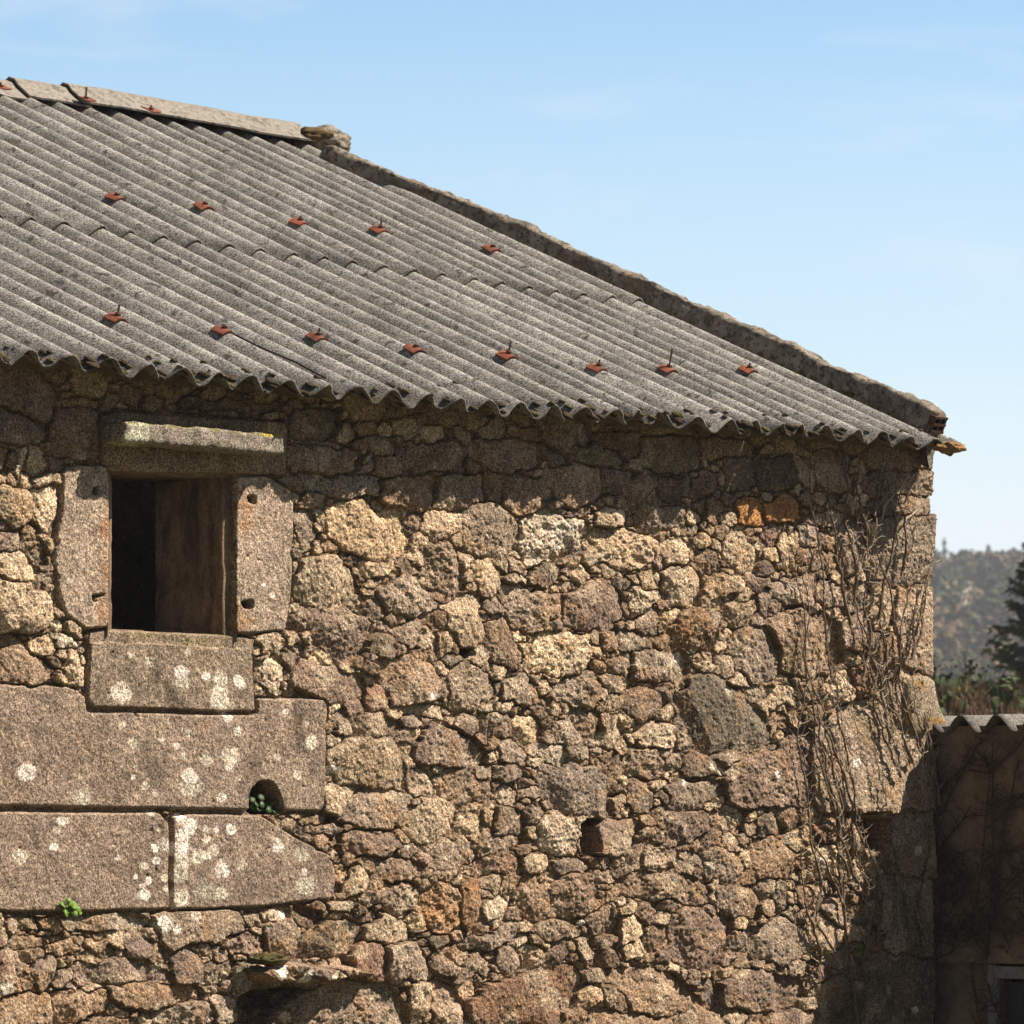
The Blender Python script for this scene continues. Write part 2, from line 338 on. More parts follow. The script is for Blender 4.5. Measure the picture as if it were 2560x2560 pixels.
SPECIAL = [   # dressed stones: label, tone, outline
 ('jamb', 'J', 1, "350,390 430,365 612,365 615,1280 480,1285 370,1210 330,1080 300,900 310,770 340,640"),
 ('jamb', 'K', 1, "1325,428 1500,420 1645,500 1662,560 1642,1080 1610,1300 1440,1310 1325,1310"),
 ('lintel', 'L', 1, "570,90 640,60 1600,120 1622,150 1618,425 1325,418 1000,412 615,402 580,360"),
 ('sill', 'S', 1, "508,1296 610,1286 1330,1318 1420,1330 1442,1745 1415,1757 525,1727 492,1690"),
 ('granite_block', 'B', 2, "-420,10 420,35 480,90 490,168 520,178 1430,197 1452,180 1455,98 1845,105 1832,738 1380,735 900,722 0,708 -420,700"),
 ('granite_block', 'B', 2, "-420,732 480,742 890,742 945,800 948,1288 870,1290 450,1300 -420,1302"),
 ('granite_block', 'B', 2, "962,765 1100,750 1470,760 1640,870 1850,980 1890,1090 1870,1230 1500,1270 1180,1290 962,1285"),
]
OPENING = pp(1, "612,398 1000,408 1328,418 1326,1318 1000,1306 612,1284")
HOLES = [pp(2, "1392,760 1400,620 1460,562 1530,562 1578,650 1600,760"), pp(4, "1695,775 1830,775 1780,830 1800,960 1740,985 1692,975"),
         pp(6, "1440,735 1648,735 1645,960 1520,965 1450,900"), pp(2, "1345,1735 1740,1705 1700,1770 1600,1850 1500,2000 1345,2000"),
         pp(1, "512,480 560,480 555,535 515,530"), pp(1, "520,1085 585,1085 585,1105 550,1108 548,1140 520,1135"),
         pp(1, "1385,530 1445,525 1445,590 1390,575"), pp(1, "1345,1135 1430,1120 1432,1180 1375,1180"), pp(1, "760,1755 790,1760 785,1790 762,1785"),
         pp(4, "1030,1170 1050,1170 1050,1200"), pp(3, "1010,1165 1090,1160 1100,1200 1060,1240 1020,1215"),]
HOLE_D = [.16, .26, .45, .06, .05, .05, .05, .06, .04, .05, .06]
TONE = {'g': (.285, .235, .185), 't': (.47, .38, .27), 'b': (.265, .198, .14), 'p': (.235, .182, .145), 'o': (.30, .205, .13), 'w': (.52, .45, .35),
        'd': (.165, .14, .105), 'r': (.255, .17, .125), 'R': (.225, .15, .105), 'C': (.52, .43, .30), 'O': (.42, .22, .09), 'G': (.31, .26, .205),
        'J': (.36, .30, .24), 'K': (.36, .30, .24), 'L': (.26, .195, .125), 'S': (.235, .195, .15), 'B': (.262, .212, .170), 'm': (.30, .24, .165)}

uL = wall_uv(-420, 1500)[0]; uR = wall_uv(2331, 1500)[0]
vTop = float(RP(0, OVER/math.cos(PHI), -.062)[2]-CAMZ)
vFrame = wall_uv(300, 2600)[1]
RES = .0033
ua = np.arange(uL, uR, RES); ua[-1] = uR
va = np.concatenate([np.arange(-CAMZ, vFrame, .012), np.arange(vFrame, vTop, RES)])
NU, NV = len(ua), len(va)

def smooth(t): return t*t*(3-2*t)
def lat(scale_u, scale_v, seed, smoothf=True):
    r = np.random.default_rng(seed)
    fu = (ua-uL)/scale_u; fv = (va+CAMZ)/scale_v
    iu = np.floor(fu).astype(int); iv = np.floor(fv).astype(int)
    R = r.random((iv.max()+2, iu.max()+2)).astype(np.float32)
    tu = smooth(fu-iu).astype(np.float32)[None, :]; tv = smooth(fv-iv).astype(np.float32)[:, None]
    A = R[iv][:, iu]; B = R[iv][:, iu+1]; C = R[iv+1][:, iu]; E_ = R[iv+1][:, iu+1]
    return (A*(1-tu)+B*tu)*(1-tv) + (C*(1-tu)+E_*tu)*tv - .5
def fbm(s, seed, octs=4, gain=.5, an=1.0):
    out = 0; a = 1.
    for k in range(octs):
        sc = s/2.03**k
        if sc < RES*1.2: break
        out = out + a*lat(sc*an, sc, seed*31+k); a *= gain
    return out
U = np.broadcast_to(ua[None, :].astype(np.float32), (NV, NU)); Vv = np.broadcast_to(va[:, None].astype(np.float32), (NV, NU))
wob_u = fbm(.09, 3, 5, .6)*.024; wob_v = fbm(.09, 4, 5, .6)*.024
UW = U + wob_u; VW = Vv + wob_v
UB = U + wob_u*.16; VB = Vv + wob_v*.16     # dressed stones wander less

def chaikin(P, k=2, q=.25):
    for _ in range(k):
        Q = []
        for a, b in zip(P, P[1:]+P[:1]):
            Q.append((a[0]*(1-q)+b[0]*q, a[1]*(1-q)+b[1]*q)); Q.append((a[0]*q+b[0]*(1-q), a[1]*q+b[1]*(1-q)))
        P = Q
    return P
def sdf(P, X, Y):
    """signed distance, positive inside"""
    d2 = np.full(X.shape, 1e9, dtype=np.float32); ins = np.zeros(X.shape, dtype=bool)
    for (ax, ay), (bx, by) in zip(P, P[1:]+P[:1]):
        ex, ey = bx-ax, by-ay; L = ex*ex+ey*ey+1e-12
        px, py = X-ax, Y-ay
        t = np.clip((px*ex+py*ey)/L, 0, 1)
        dx, dy = px-t*ex, py-t*ey
        np.minimum(d2, dx*dx+dy*dy, out=d2)
        if abs(ey) > 1e-12:
            c = ((ay > Y) != (by > Y)) & (X < ex*(Y-ay)/ey + ax)
            ins ^= c
    d = np.sqrt(d2)
    return np.where(ins, d, -d)
B1 = np.full((NV, NU), -.5, dtype=np.float32); B2 = B1.copy(); LB = np.full((NV, NU), -1, dtype=np.int32)
stones = []    # tone, size, special?
MARG = .10
def window(P, m=MARG):
    xs = [p[0] for p in P]; ys = [p[1] for p in P]
    i0 = max(np.searchsorted(ua, min(xs)-m)-1, 0); i1 = min(np.searchsorted(ua, max(xs)+m)+1, NU)
    j0 = max(np.searchsorted(va, min(ys)-m)-1, 0); j1 = min(np.searchsorted(va, max(ys)+m)+1, NV)
    return slice(j0, j1), slice(i0, i1)
def area(P):
    return abs(sum(a[0]*b[1]-a[1]*b[0] for a, b in zip(P, P[1:]+P[:1])))/2
def stamp(P, tone, special=None):
    idx = len(stones); stones.append((tone, math.sqrt(area(P)), special))
    w = window(P)
    if w[0].stop <= w[0].start or w[1].stop <= w[1].start: return
    X, Y = (UB, VB) if special else (UW, VW)
    d = sdf(P, X[w], Y[w]).astype(np.float32)
    b1, b2, lb = B1[w], B2[w], LB[w]
    up = d > b1
    b2[:] = np.where(up, b1, np.maximum(b2, d)); lb[:] = np.where(up, idx, lb); b1[:] = np.where(up, d, b1)
for name, tone, t, s in SPECIAL:
    stamp(chaikin([wall_uv(*p) for p in pp(t, s)], 1, .06), tone, name)
for t, txt in STONES.items():
    for ln in txt.replace('\n', '|').split('|'):
        tone, s = ln.strip().split(' ', 1)
        P = [wall_uv(*p) for p in pp(t, s)]
        cx = sum(p[0] for p in P)/len(P); cy = sum(p[1] for p in P)/len(P)
        P = [(cx+(a-cx)*1.055, cy+(b-cy)*1.07) for a, b in P]
        stamp(chaikin(P, 1, .11), tone)
OPEN_UV = [wall_uv(*p) for p in OPENING]
so = np.full((NV, NU), -1, dtype=np.float32); w = window(OPEN_UV, .05); so[w] = sdf(OPEN_UV, U[w]+wob_u[w]*.05, Vv[w]+wob_v[w]*.05)
# pack what the survey leaves free with ever smaller rubble
rr = random.Random(5)
free_forbid = np.maximum(B1, so)
def pack(r, tries, asp=1.35):
    global free_forbid
    for _ in range(tries):
        i = rr.randrange(NU); v = rr.uniform(va[0], va[-1]); j = min(int(np.searchsorted(va, v)), NV-1)
        rad = r*rr.uniform(.8, 1.25)
        if B1[j, i] > -rad*.74 or so[j, i] > -rad*.8: continue
        n = rr.choice((4, 5, 5, 6)); ph = rr.random()*6.28; ang = rr.gauss(0, .25); P = []
        for k in range(n):
            a = ph + 2*math.pi*k/n + rr.uniform(-.3, .3); q = rad*rr.uniform(.85, 1.25)
            x, y = math.cos(a)*q*asp*1.05, math.sin(a)*q*.92
            P.append((ua[i]+x*math.cos(ang)-y*math.sin(ang), va[j]+x*math.sin(ang)+y*math.cos(ang)))
        stamp(chaikin(P, 1, .09), rr.choice('ggttbbpptgwdr' if rad > .04 else 'ggttbbptC'))
for r, n in ((.14, 300), (.10, 700), (.07, 1800), (.048, 6000), (.034, 16000), (.024, 26000), (.017, 26000)):
    pack(r, n, rr.choice((1.3, 1.5)) if r > .05 else 1.75)
# last chinks: small cells
seeds = []
sp = .034
for y in np.arange(va[0], va[-1], sp*.8):
    for x in np.arange(uL, uR, sp*1.2):
        a, b = x+rr.uniform(-.5, .5)*sp*1.2, y+rr.uniform(-.5, .5)*sp*.8
        i = min(max(int((a-uL)/RES), 0), NU-1); j = min(max(int(np.searchsorted(va, b)), 0), NV-1)
        if B1[j, i] < -.004 and so[j, i] < -.004 and rr.random() < .85: seeds.append((a, b))
G1 = np.full((NV, NU), 9., dtype=np.float32); G2 = G1.copy(); GL = np.zeros((NV, NU), dtype=np.int32)
base = len(stones)
for k, (a, b) in enumerate(seeds):
    w = window([(a, b)], .09)
    if w[0].stop <= w[0].start: continue
    d = np.hypot((UW[w]-a)/1.3, UW[w]*0+VW[w]-b)
    g1, g2, gl = G1[w], G2[w], GL[w]; up = d < g1
    g2[:] = np.where(up, g1, np.minimum(g2, d)); gl[:] = np.where(up, base+k, gl); g1[:] = np.where(up, d, g1)
    stones.append((rr.choice('gttbbpCt'), .03, None))
GROW = .0075
chink = B1 < -GROW
eff = np.where(chink, np.minimum((G2-G1)*.5, -B1-GROW), np.minimum(B1+GROW, (B1-B2)*.5))
LAB = np.where(chink, GL, LB)
eff = np.maximum(eff, 0)
nS = len(stones)
tone_a = np.array([TONE[s[0]] for s in stones], dtype=np.float32)
size_a = np.array([s[1] for s in stones], dtype=np.float32)
spec_a = np.array([s[2] is not None for s in stones])
r_ = np.random.default_rng(21)
hs = np.where(spec_a, .004, np.where(size_a > .12, r_.uniform(-.004, .010, nS), r_.uniform(-.012, .006, nS))).astype(np.float32)
hs[base:] = r_.uniform(-.016, -.003, nS-base)
tx = np.where(spec_a, 0, r_.normal(0, .055, nS)).astype(np.float32); ty = np.where(spec_a, 0, r_.normal(-.01, .075, nS)).astype(np.float32)
dome = np.where(spec_a, .0, np.clip(size_a*.025, .001, .005)).astype(np.float32)
cu = np.zeros(nS); cv = np.zeros(nS); cn = np.bincount(LAB.ravel(), minlength=nS)+1e-9
cu = (np.bincount(LAB.ravel(), weights=U.ravel(), minlength=nS)/cn).astype(np.float32)
cv = (np.bincount(LAB.ravel(), weights=Vv.ravel(), minlength=nS)/cn).astype(np.float32)
isS = spec_a[LAB]
eff = np.where(isS & (B1 < 0), 0, np.where(isS, np.minimum(eff, B1), eff)); eff = np.maximum(eff, 0)
edge = np.where(isS, .009, np.clip(size_a[LAB]*.04, .0035, .0075)).astype(np.float32)
t = np.clip(eff/edge, 0, 1); prof = 1-(1-t)**2.2
mort = fbm(.16, 9, 4, .6)                       # how far mortar still fills the joints
# under the eave the joints are still full of mortar
eave_v = wall_uv(1000, 1225)[1]
mfill = smooth(np.clip((Vv-eave_v+.03+mort*.12)/.10, 0, 1))
jd = np.where(isS, .022, np.clip(.026+mort*.050, .007, .048))
jd = jd*(1-mfill)+.034*mfill
coarse = fbm(.09, 12, 5, .58); fine = fbm(.018, 13, 3, .6); ridged = np.abs(fbm(.055, 14, 4, .6, 1.6))
isG = np.array([s[0] == 'G' for s in stones]); smoothS = spec_a | isG
rg = r_.uniform(.5, 1.5, nS).astype(np.float32); rg[spec_a] = .16; rg[isG] = .5
facet = r_.random(nS).astype(np.float32); facet = np.where(spec_a, 0, np.clip(facet*2-.9, 0, 1))
H = -jd + (jd + hs[LAB]*(1-.45*mfill))*prof
# broken faces: every stone is cut by a few random planes
fac = np.zeros_like(H); du = U-cu[LAB]; dv = Vv-cv[LAB]
for k in range(4):
    an_ = r_.uniform(0, 6.283, nS); gs = r_.uniform(.08, .50, nS)*np.where(smoothS, 0, 1); of = size_a*r_.uniform(.12, .36, nS)*gs
    gx = (np.cos(an_)*gs).astype(np.float32); gy = (np.sin(an_)*gs).astype(np.float32); of = of.astype(np.float32)
    fac = np.minimum(fac, of[LAB]-(gx[LAB]*(du+wob_u*.5)+gy[LAB]*(dv+wob_v*.5)))
H += prof*np.clip(fac, -.028, 0)*.8
H += prof*np.clip(tx[LAB]*(U-cu[LAB]) + ty[LAB]*(Vv-cv[LAB]), -.018, .018)
H += dome[LAB]*(1-np.exp(-eff/.03))
H += (.25+.75*prof)*rg[LAB]*(coarse*.0095 - facet[LAB]*ridged*.017)
H += fine*np.where(isS, .0020, .0034)
H += fbm(.7, 40, 2)*.014                          # the old wall is not plane
H += fbm(.0105, 71, 2, .6)*np.where(isS, .0022, .0042)
# pits in the dressed stones
pit = fbm(.02, 15, 2, .5); H -= np.where(isS, np.clip(-pit-.46, 0, 1)*.02, 0)
# projecting slab low in the wall, sockets and holes
slab = [wall_uv(*p) for p in pp(2, "1385,1640 1440,1600 1600,1585 1932,1610 2080,1650 1960,1680 1700,1705 1430,1700")]
w = window(slab, .05); ds = sdf(slab, UB[w]+wob_u[w]*.4, VB[w]+wob_v[w]*.4)
H[w] += np.where(ds > 0, .085*np.clip(ds/.014, 0, 1)**.5 + coarse[w]*.02, 0)
hole_shade = np.zeros((NV, NU), dtype=np.float32)
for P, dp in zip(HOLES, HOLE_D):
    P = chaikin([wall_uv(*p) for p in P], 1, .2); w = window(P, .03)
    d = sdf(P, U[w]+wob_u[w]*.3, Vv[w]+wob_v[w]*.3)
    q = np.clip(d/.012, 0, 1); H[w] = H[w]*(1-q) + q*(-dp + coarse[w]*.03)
    hole_shade[w] = np.maximum(hole_shade[w], q)
# bottom sag: sill has a worn, slightly set-back top edge
sv0 = wall_uv(300, 1592)[1]
sillidx = 3
ledge = (LAB == sillidx) & (Vv > sv0-.022+fbm(.06, 44, 3)*.01)
H = np.where(ledge, H-.012, H)

# ---- albedo of the stones
big = fbm(.30, 50, 4, .6); mid = fbm(.07, 51, 4, .6); sm = fbm(.02, 52, 3, .6)
var = r_.normal(1, .10, nS).astype(np.float32); warm = r_.normal(0.01, .018, nS).astype(np.float32); var[spec_a] = 1; warm[spec_a] = 0
base_c = tone_a*var[:, None]*np.stack([1+warm, np.ones(nS), 1-warm*1.3], 1)
C = base_c[LAB].astype(np.float32)
C *= (1 + .40*mid + .35*sm)[..., None]
rustm = np.clip((fbm(.12, 53, 4, .6)-.17)*5, 0, 1)*np.where(isS, .10, .45)
C = C*(1-rustm[..., None]) + np.array([.33, .21, .11])*rustm[..., None]
palem = np.clip((fbm(.10, 54, 4, .6)-.16)*5, 0, 1)*np.where(isS, .18, .6)
C = C*(1-palem[..., None]) + np.array([.45, .385, .29])*palem[..., None]
mor = np.array([.15, .108, .07])*(1+.5*mid[..., None])  # brown joint soil, its colour darkened for the shade between stones
jm = np.clip(1.15-eff/np.where(isS, .005, .007), 0, 1)*np.where(isS, .6, .85)
C = C*(1-jm[..., None]) + mor*jm[..., None]
chm = (chink*.2)[..., None]; C = C*(1-chm) + np.array([.31, .24, .16])*chm
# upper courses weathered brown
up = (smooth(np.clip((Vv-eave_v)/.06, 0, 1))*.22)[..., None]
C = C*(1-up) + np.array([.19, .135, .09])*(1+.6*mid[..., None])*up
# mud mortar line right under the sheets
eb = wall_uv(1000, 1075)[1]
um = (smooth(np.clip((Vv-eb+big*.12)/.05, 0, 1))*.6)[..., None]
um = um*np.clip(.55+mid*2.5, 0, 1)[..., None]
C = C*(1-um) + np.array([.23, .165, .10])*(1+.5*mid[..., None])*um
def blot(tile, cx, cy, r, col, a=.9, sy=1.0, soft=.22, wobs=1.0):
    ox, oy = TILES[tile]; x, y = ox+cx/SC, oy+cy/SC
    u0, v0 = wall_uv(x, y); ru = abs(wall_uv(x+r/SC, y)[0]-u0)*1.0; rv = ru*sy*.72
    w = window([(u0, v0)], max(ru, rv)*1.8)
    ru *= 1.22; rv *= 1.22
    q = np.hypot((U[w]+wob_u[w]*.5*wobs-u0)/ru, (Vv[w]+wob_v[w]*.5*wobs-v0)/rv) + sm[w]*.28 + mid[w]*.45
    k = (np.clip((1-q)/soft, 0, 1)*a)[..., None]
    C[w] = C[w]*(1-k) + np.array(col)*(1+.3*sm[w][..., None])*k
LW = (.78, .74, .68)
for s in """2 680 75 52|2 1235 60 45|2 1230 110 50|2 150 525 40|2 450 655 42|2 735 350 28|2 690 250 18|2 990 370 20|2 1020 430 20|2 1160 440 34|2 1295 430 46|2 1280 500 24|2 1335 550 16|2 1060 540 42|2 1045 620 50|2 1120 600 20|2 735 550 14|2 750 490 14|2 800 600 20|2 860 640 18|2 1665 520 30|2 1750 345 30|2 1555 440 20|2 1240 665 30|2 1280 215 22|2 1605 180 20|2 1340 290 20|2 1055 295 24|2 905 345 18|2 1080 405 14|2 1720 250 16|2 100 985 44|2 345 795 28|2 315 845 22|2 295 945 24|2 650 1005 16|2 840 755 18|2 885 850 15|2 860 940 18|2 910 920 28|2 870 1010 20|2 800 1040 22|2 750 1100 12|2 795 1150 12|2 830 1130 15|2 805 1210 26|2 925 1110 22|2 930 1170 15|2 1010 870 40|2 1010 940 50|2 1020 1010 45|2 1000 1080 45|2 1000 1220 45|2 1060 820 36|2 1005 780 26|2 1150 890 22|2 1100 990 38|2 1195 955 30|2 1160 990 15|2 1200 840 20|2 1145 830 15|2 1240 1060 40|2 1240 1200 36|2 1345 1045 26|2 1560 940 34|2 1700 990 36|2 1710 1150 46|2 1700 1080 15|2 1290 840 26|2 910 1360 40|2 1095 1330 25|2 845 1350 15|2 985 1400 18|2 885 1600 28|2 1600 1320 20|2 30 1730 40|2 1500 1620 40|2 1650 1660 30|2 1780 1670 18|1 745 1430 22|1 1060 1405 20|1 835 1470 26|1 1010 1530 36|1 1020 1590 40|1 1240 1570 44|1 1230 1650 52|1 1250 1700 46|1 1340 1580 30|1 1150 1560 24|1 680 1650 52|1 1530 1100 14|1 1340 910 14|1 1540 1010 12|1 390 1015 14|1 1480 1040 14|6 1440 450 20|6 930 570 16|6 990 530 20|6 620 1050 18|6 1245 1020 20|6 1250 1050 18|6 395 1135 12|6 985 1160 14|6 690 510 16|6 625 490 16|6 720 60 18|6 470 585 14|3 1600 530 60|3 840 1440 14|3 1580 560 50|4 1560 930 20|4 1610 430 18|4 720 930 14|4 1700 1360 14|3 300 1850 26|4 290 500 22|5 470 1455 26|5 1290 200 8|6 1780 960 20|6 1760 1850 18""".split('|'):
    a = s.split(); blot(int(a[0]), float(a[1]), float(a[2]), float(a[3]), rr.choice((LW, LW, (.60, .56, .47), (.50, .48, .40))), rr.uniform(.8, 1.0))
for s in """2 1685 140 40 2.2|2 1685 250 38 3|2 1680 350 30 2.5|2 860 480 60 3|1 960 1650 60 2|1 1020 1690 60 1|2 1640 850 60 1|2 1750 950 60 1|2 700 560 70 2|1 880 1600 70 1.5|2 980 170 50 2|2 900 850 30 3|3 1660 630 60 .6""".split('|'):
    a = s.split(); blot(int(a[0]), float(a[1]), float(a[2]), float(a[3]), (.10, .083, .065), .65, float(a[4]), .8)
for s in """1 1370 600 60 1|1 1380 700 60 1.5|1 1345 500 40 1|1 1370 1240 60 1|1 1340 1180 30 1|1 590 700 36 4|1 590 950 26 5|1 570 1200 50 1.8|3 1570 1150 50 1|2 1155 260 20 2|5 470 1310 50 1|5 840 630 60 1|5 1030 620 60 1|4 860 1330 70 1|4 1090 1180 60 1""".split('|'):
    a = s.split(); blot(int(a[0]), float(a[1]), float(a[2]), float(a[3]), (.36, .18, .07), .6, float(a[4]), .9)
blot(1, 850, 1325, 120, (.14, .13, .04), .6, .25, .8); blot(1, 1150, 1345, 150, (.17, .155, .06), .5, .25, .8)
blot(2, 1150, 1180, 60, (.40, .40, .33), .6, 1, .8)
for a in ((5, 1060, 1450, 60), (6, 1560, 60, 70), (6, 1640, 300, 50), (6, 1500, 250, 60)): blot(a[0], a[1], a[2], a[3], (.24, .22, .09), .5, 1.2, 1)
C = C*(1-.75*hole_shade[..., None])  # shade of the holes painted into their albedo
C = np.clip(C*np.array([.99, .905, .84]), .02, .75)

Pw = (O[None, None, :] + U[..., None]*D + Vv[..., None]*ZZ - H[..., None]*NN).astype(np.float32)
ii, jj = np.meshgrid(np.arange(NU-1), np.arange(NV-1))
q00 = (jj*NU+ii).ravel()
FQ = np.stack([q00, q00+1, q00+NU+1, q00+NU], 1)
# leave the window open; take away what stands above the sheets (follows the roof underside)
fo = (so.ravel()[FQ].min(1) > 0)
labf = LAB.ravel()[FQ]; same = (labf.max(1) == labf.min(1)) & (~chink.ravel()[FQ].any(1))
Pf = Pw.reshape(-1, 3); Cf = C.reshape(-1, 3)
keep = ~fo
def sub(name, mask, mat, parent, origin=None):
    f = FQ[mask]; idx, inv = np.unique(f.ravel(), return_inverse=True)
    return mesh_obj(name, Pf[idx], inv.reshape(-1, 4), mat, parent, True, Cf[idx], origin)

# ------------------------------------------------------------------ THE HOUSE
house = empty('stone_house', (float(O[0]), float(O[1]), 0))
tag(house, 'old rubble granite farm building with a corrugated grey roof and small open window', 'farm building')
spec_mask = same & (labf[:, 0] < len(SPECIAL)) & keep
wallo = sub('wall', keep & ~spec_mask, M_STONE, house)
for k, (name, *_r) in enumerate(SPECIAL):
    m = spec_mask & (labf[:, 0] == k)
    if name == 'granite_block': sub(name, m, M_BLOCK, wallo)
window_e = empty('window', (0, 0, 0), house); window_e.location = Vector((WP(OPEN_UV[0][0], OPEN_UV[-1][1])-np.array(house.location)).tolist())
for k, (name, *_r) in enumerate(SPECIAL):
    m = spec_mask & (labf[:, 0] == k)
    if name != 'granite_block':
        o = sub(name, m, M_JAMB, window_e)
        if name == 'jamb': o['label'] = 'lichen-flecked right jamb stone with rust stains' if k == 1 else 'pale left jamb stone with two small sockets'

def rough_box(name, P, ax, ay, az, res, amp, rnd, mat, parent, seed=0, cols=None):
    """a worn slab: subdivided box with rounded, displaced faces"""
    P, ax, ay, az = map(lambda q: np.asarray(q, float), (P, ax, ay, az))
    L = [np.linalg.norm(a) for a in (ax, ay, az)]; n = [max(2, int(l/res)) for l in L]
    bm = bmesh.new(); vm = {}
    def vt(i, j, k):
        key = (i, j, k)
        if key not in vm: vm[key] = bm.verts.new((i/n[0]*L[0], j/n[1]*L[1], k/n[2]*L[2]))
        return vm[key]
    for a, b, c in ((0, 1, 2), (0, 2, 1), (1, 2, 0)):
        for side in (0, n[c]):
            for i in range(n[a]):
                for j in range(n[b]):
                    qs = []
                    for di, dj in ((0, 0), (1, 0), (1, 1), (0, 1)):
                        x = [0, 0, 0]; x[a] = i+di; x[b] = j+dj; x[c] = side; qs.append(vt(*x))
                    bm.faces.new(qs)
    ex, ey, ez = ax/L[0], ay/L[1], az/L[2]
    for v in bm.verts:
        p = np.array(v.co); lo = np.minimum(p, np.array(L)-p)
        core = np.clip(p, rnd, np.array(L)-rnd); d = p-core; dn = np.linalg.norm(d)
        if dn > 1e-9: p = core + d/dn*min(rnd, dn)
        q = Vector((p+seed*3.3).tolist())
        nv = (p-np.array(L)/2)/np.array(L); nv = nv/(np.linalg.norm(nv)+1e-9)
        p = p + nv*amp*(mnoise.fractal(q*14, 1, 2, 5)*1.2 + mnoise.noise(q*70)*.35)
        v.co = Vector((P + ex*p[0] + ey*p[1] + ez*p[2]).tolist())
    bmesh.ops.recalc_face_normals(bm, faces=bm.faces)
    me = bpy.data.meshes.new(name); bm.to_mesh(me); bm.free()
    V = np.empty(len(me.vertices)*3, dtype=np.float32); me.vertices.foreach_get('co', V); V = V.reshape(-1, 3)
    Fc = [tuple(p.vertices) for p in me.polygons]; bpy.data.meshes.remove(me)
    return mesh_obj(name, V, np.array(Fc), mat, parent, True, cols(V) if cols else None)

# projecting weather slab over the window
u0, v1 = wall_uv(312, 1052, .12); u1, _ = wall_uv(714, 1090, .12); v0 = wall_uv(330, 1106, .12)[1]
def hood_cols(V):
    out = np.tile(np.array([.245, .208, .165]), (len(V), 1)); q = (V-O)@D; h = V[:, 2]-CAMZ; rel = (q-u0)/(u1-u0)
    for i in range(len(V)):
        nz = mnoise.noise(Vector(V[i].tolist())*18)
        if abs(rel[i]-.09+nz*.05) < .06: out[i] = (.40, .385, .28)
        if rel[i] > .86+nz*.10 and h[i] > v1-.009+nz*.006: out[i] = (.42, .29, .05)
        elif h[i] > v1-.008 and nz > -.1: out[i] = (.17, .15, .07)
    return out
hood = rough_box('weather_slab', WP(u0, v0, -.05), D*(u1-u0), -NN*.17, ZZ*(v1-v0), .008, .007, .013, M_JAMB, window_e, 1, hood_cols)

# the deep reveal of the opening: plan profile swept between sill and lintel
ol, orr = OPEN_UV[0][0], OPEN_UV[2][0]; vb = OPEN_UV[-1][1]-.03; vt_ = OPEN_UV[2][1]+.05
def sweep_plan(prof, v0, v1, nseg):
    V = []; Fc = []; fine_p = []
    for (a, b), (c, d) in zip(prof, prof[1:]):
        L = math.hypot(c-a, d-b); m = max(1, int(L/.01))
        fine_p += [(a+(c-a)*i/m, b+(d-b)*i/m) for i in range(m)]
    fine_p.append(prof[-1]); n = len(fine_p)
    for k in range(nseg+1):
        v = v0+(v1-v0)*k/nseg
        for (a, b) in fine_p:
            nz = mnoise.fractal(Vector((a*9, b*9, v*9)), 1, 2, 4)*.004 + mnoise.noise(Vector((3, b*3, v*14)))*.003
            V.append(WP(a+nz, v, -b+nz*.5))
    for k in range(nseg):
        for i in range(n-1): Fc.append((k*n+i, k*n+i+1, (k+1)*n+i+1, (k+1)*n+i))
    return V, Fc
mb = MB()
mb.add(*sweep_plan([(orr+.004, .004), (orr, .03), (orr-.042, .031), (orr-.043, .16), (orr-.037, .165), (orr-.036, .39), (orr+.3, .40)], vb, vt_, 70))
mb.add(*sweep_plan([(ol-.3, .40), (ol+.03, .39), (ol+.04, .031), (ol, .03), (ol-.004, .004)], vb, vt_, 30))
mb.box(WP(ol-.1, vb-.04, -.43), D*(orr-ol+.2), NN*(-.415), ZZ*.055)       # bed of the sill
mb.box(WP(ol-.1, vt_-.062, -.43), D*(orr-ol+.2), NN*(-.410), ZZ*.09)     # underside of the lintel
mb.build('reveal', M_REVEAL, window_e)
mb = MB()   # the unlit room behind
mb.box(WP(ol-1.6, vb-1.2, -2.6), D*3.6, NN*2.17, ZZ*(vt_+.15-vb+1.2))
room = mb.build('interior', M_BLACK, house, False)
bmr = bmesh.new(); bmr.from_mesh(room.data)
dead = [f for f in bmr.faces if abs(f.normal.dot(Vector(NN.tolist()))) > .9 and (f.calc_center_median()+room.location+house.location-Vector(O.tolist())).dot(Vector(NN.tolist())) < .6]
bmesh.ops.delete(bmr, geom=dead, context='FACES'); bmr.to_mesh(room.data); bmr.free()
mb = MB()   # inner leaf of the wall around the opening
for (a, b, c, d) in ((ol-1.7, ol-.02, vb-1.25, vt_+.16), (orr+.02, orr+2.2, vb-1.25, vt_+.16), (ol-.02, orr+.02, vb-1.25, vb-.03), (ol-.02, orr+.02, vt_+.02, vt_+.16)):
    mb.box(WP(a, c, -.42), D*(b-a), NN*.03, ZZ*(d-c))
mb.build('inner_wall', M_BLACK, house, False)

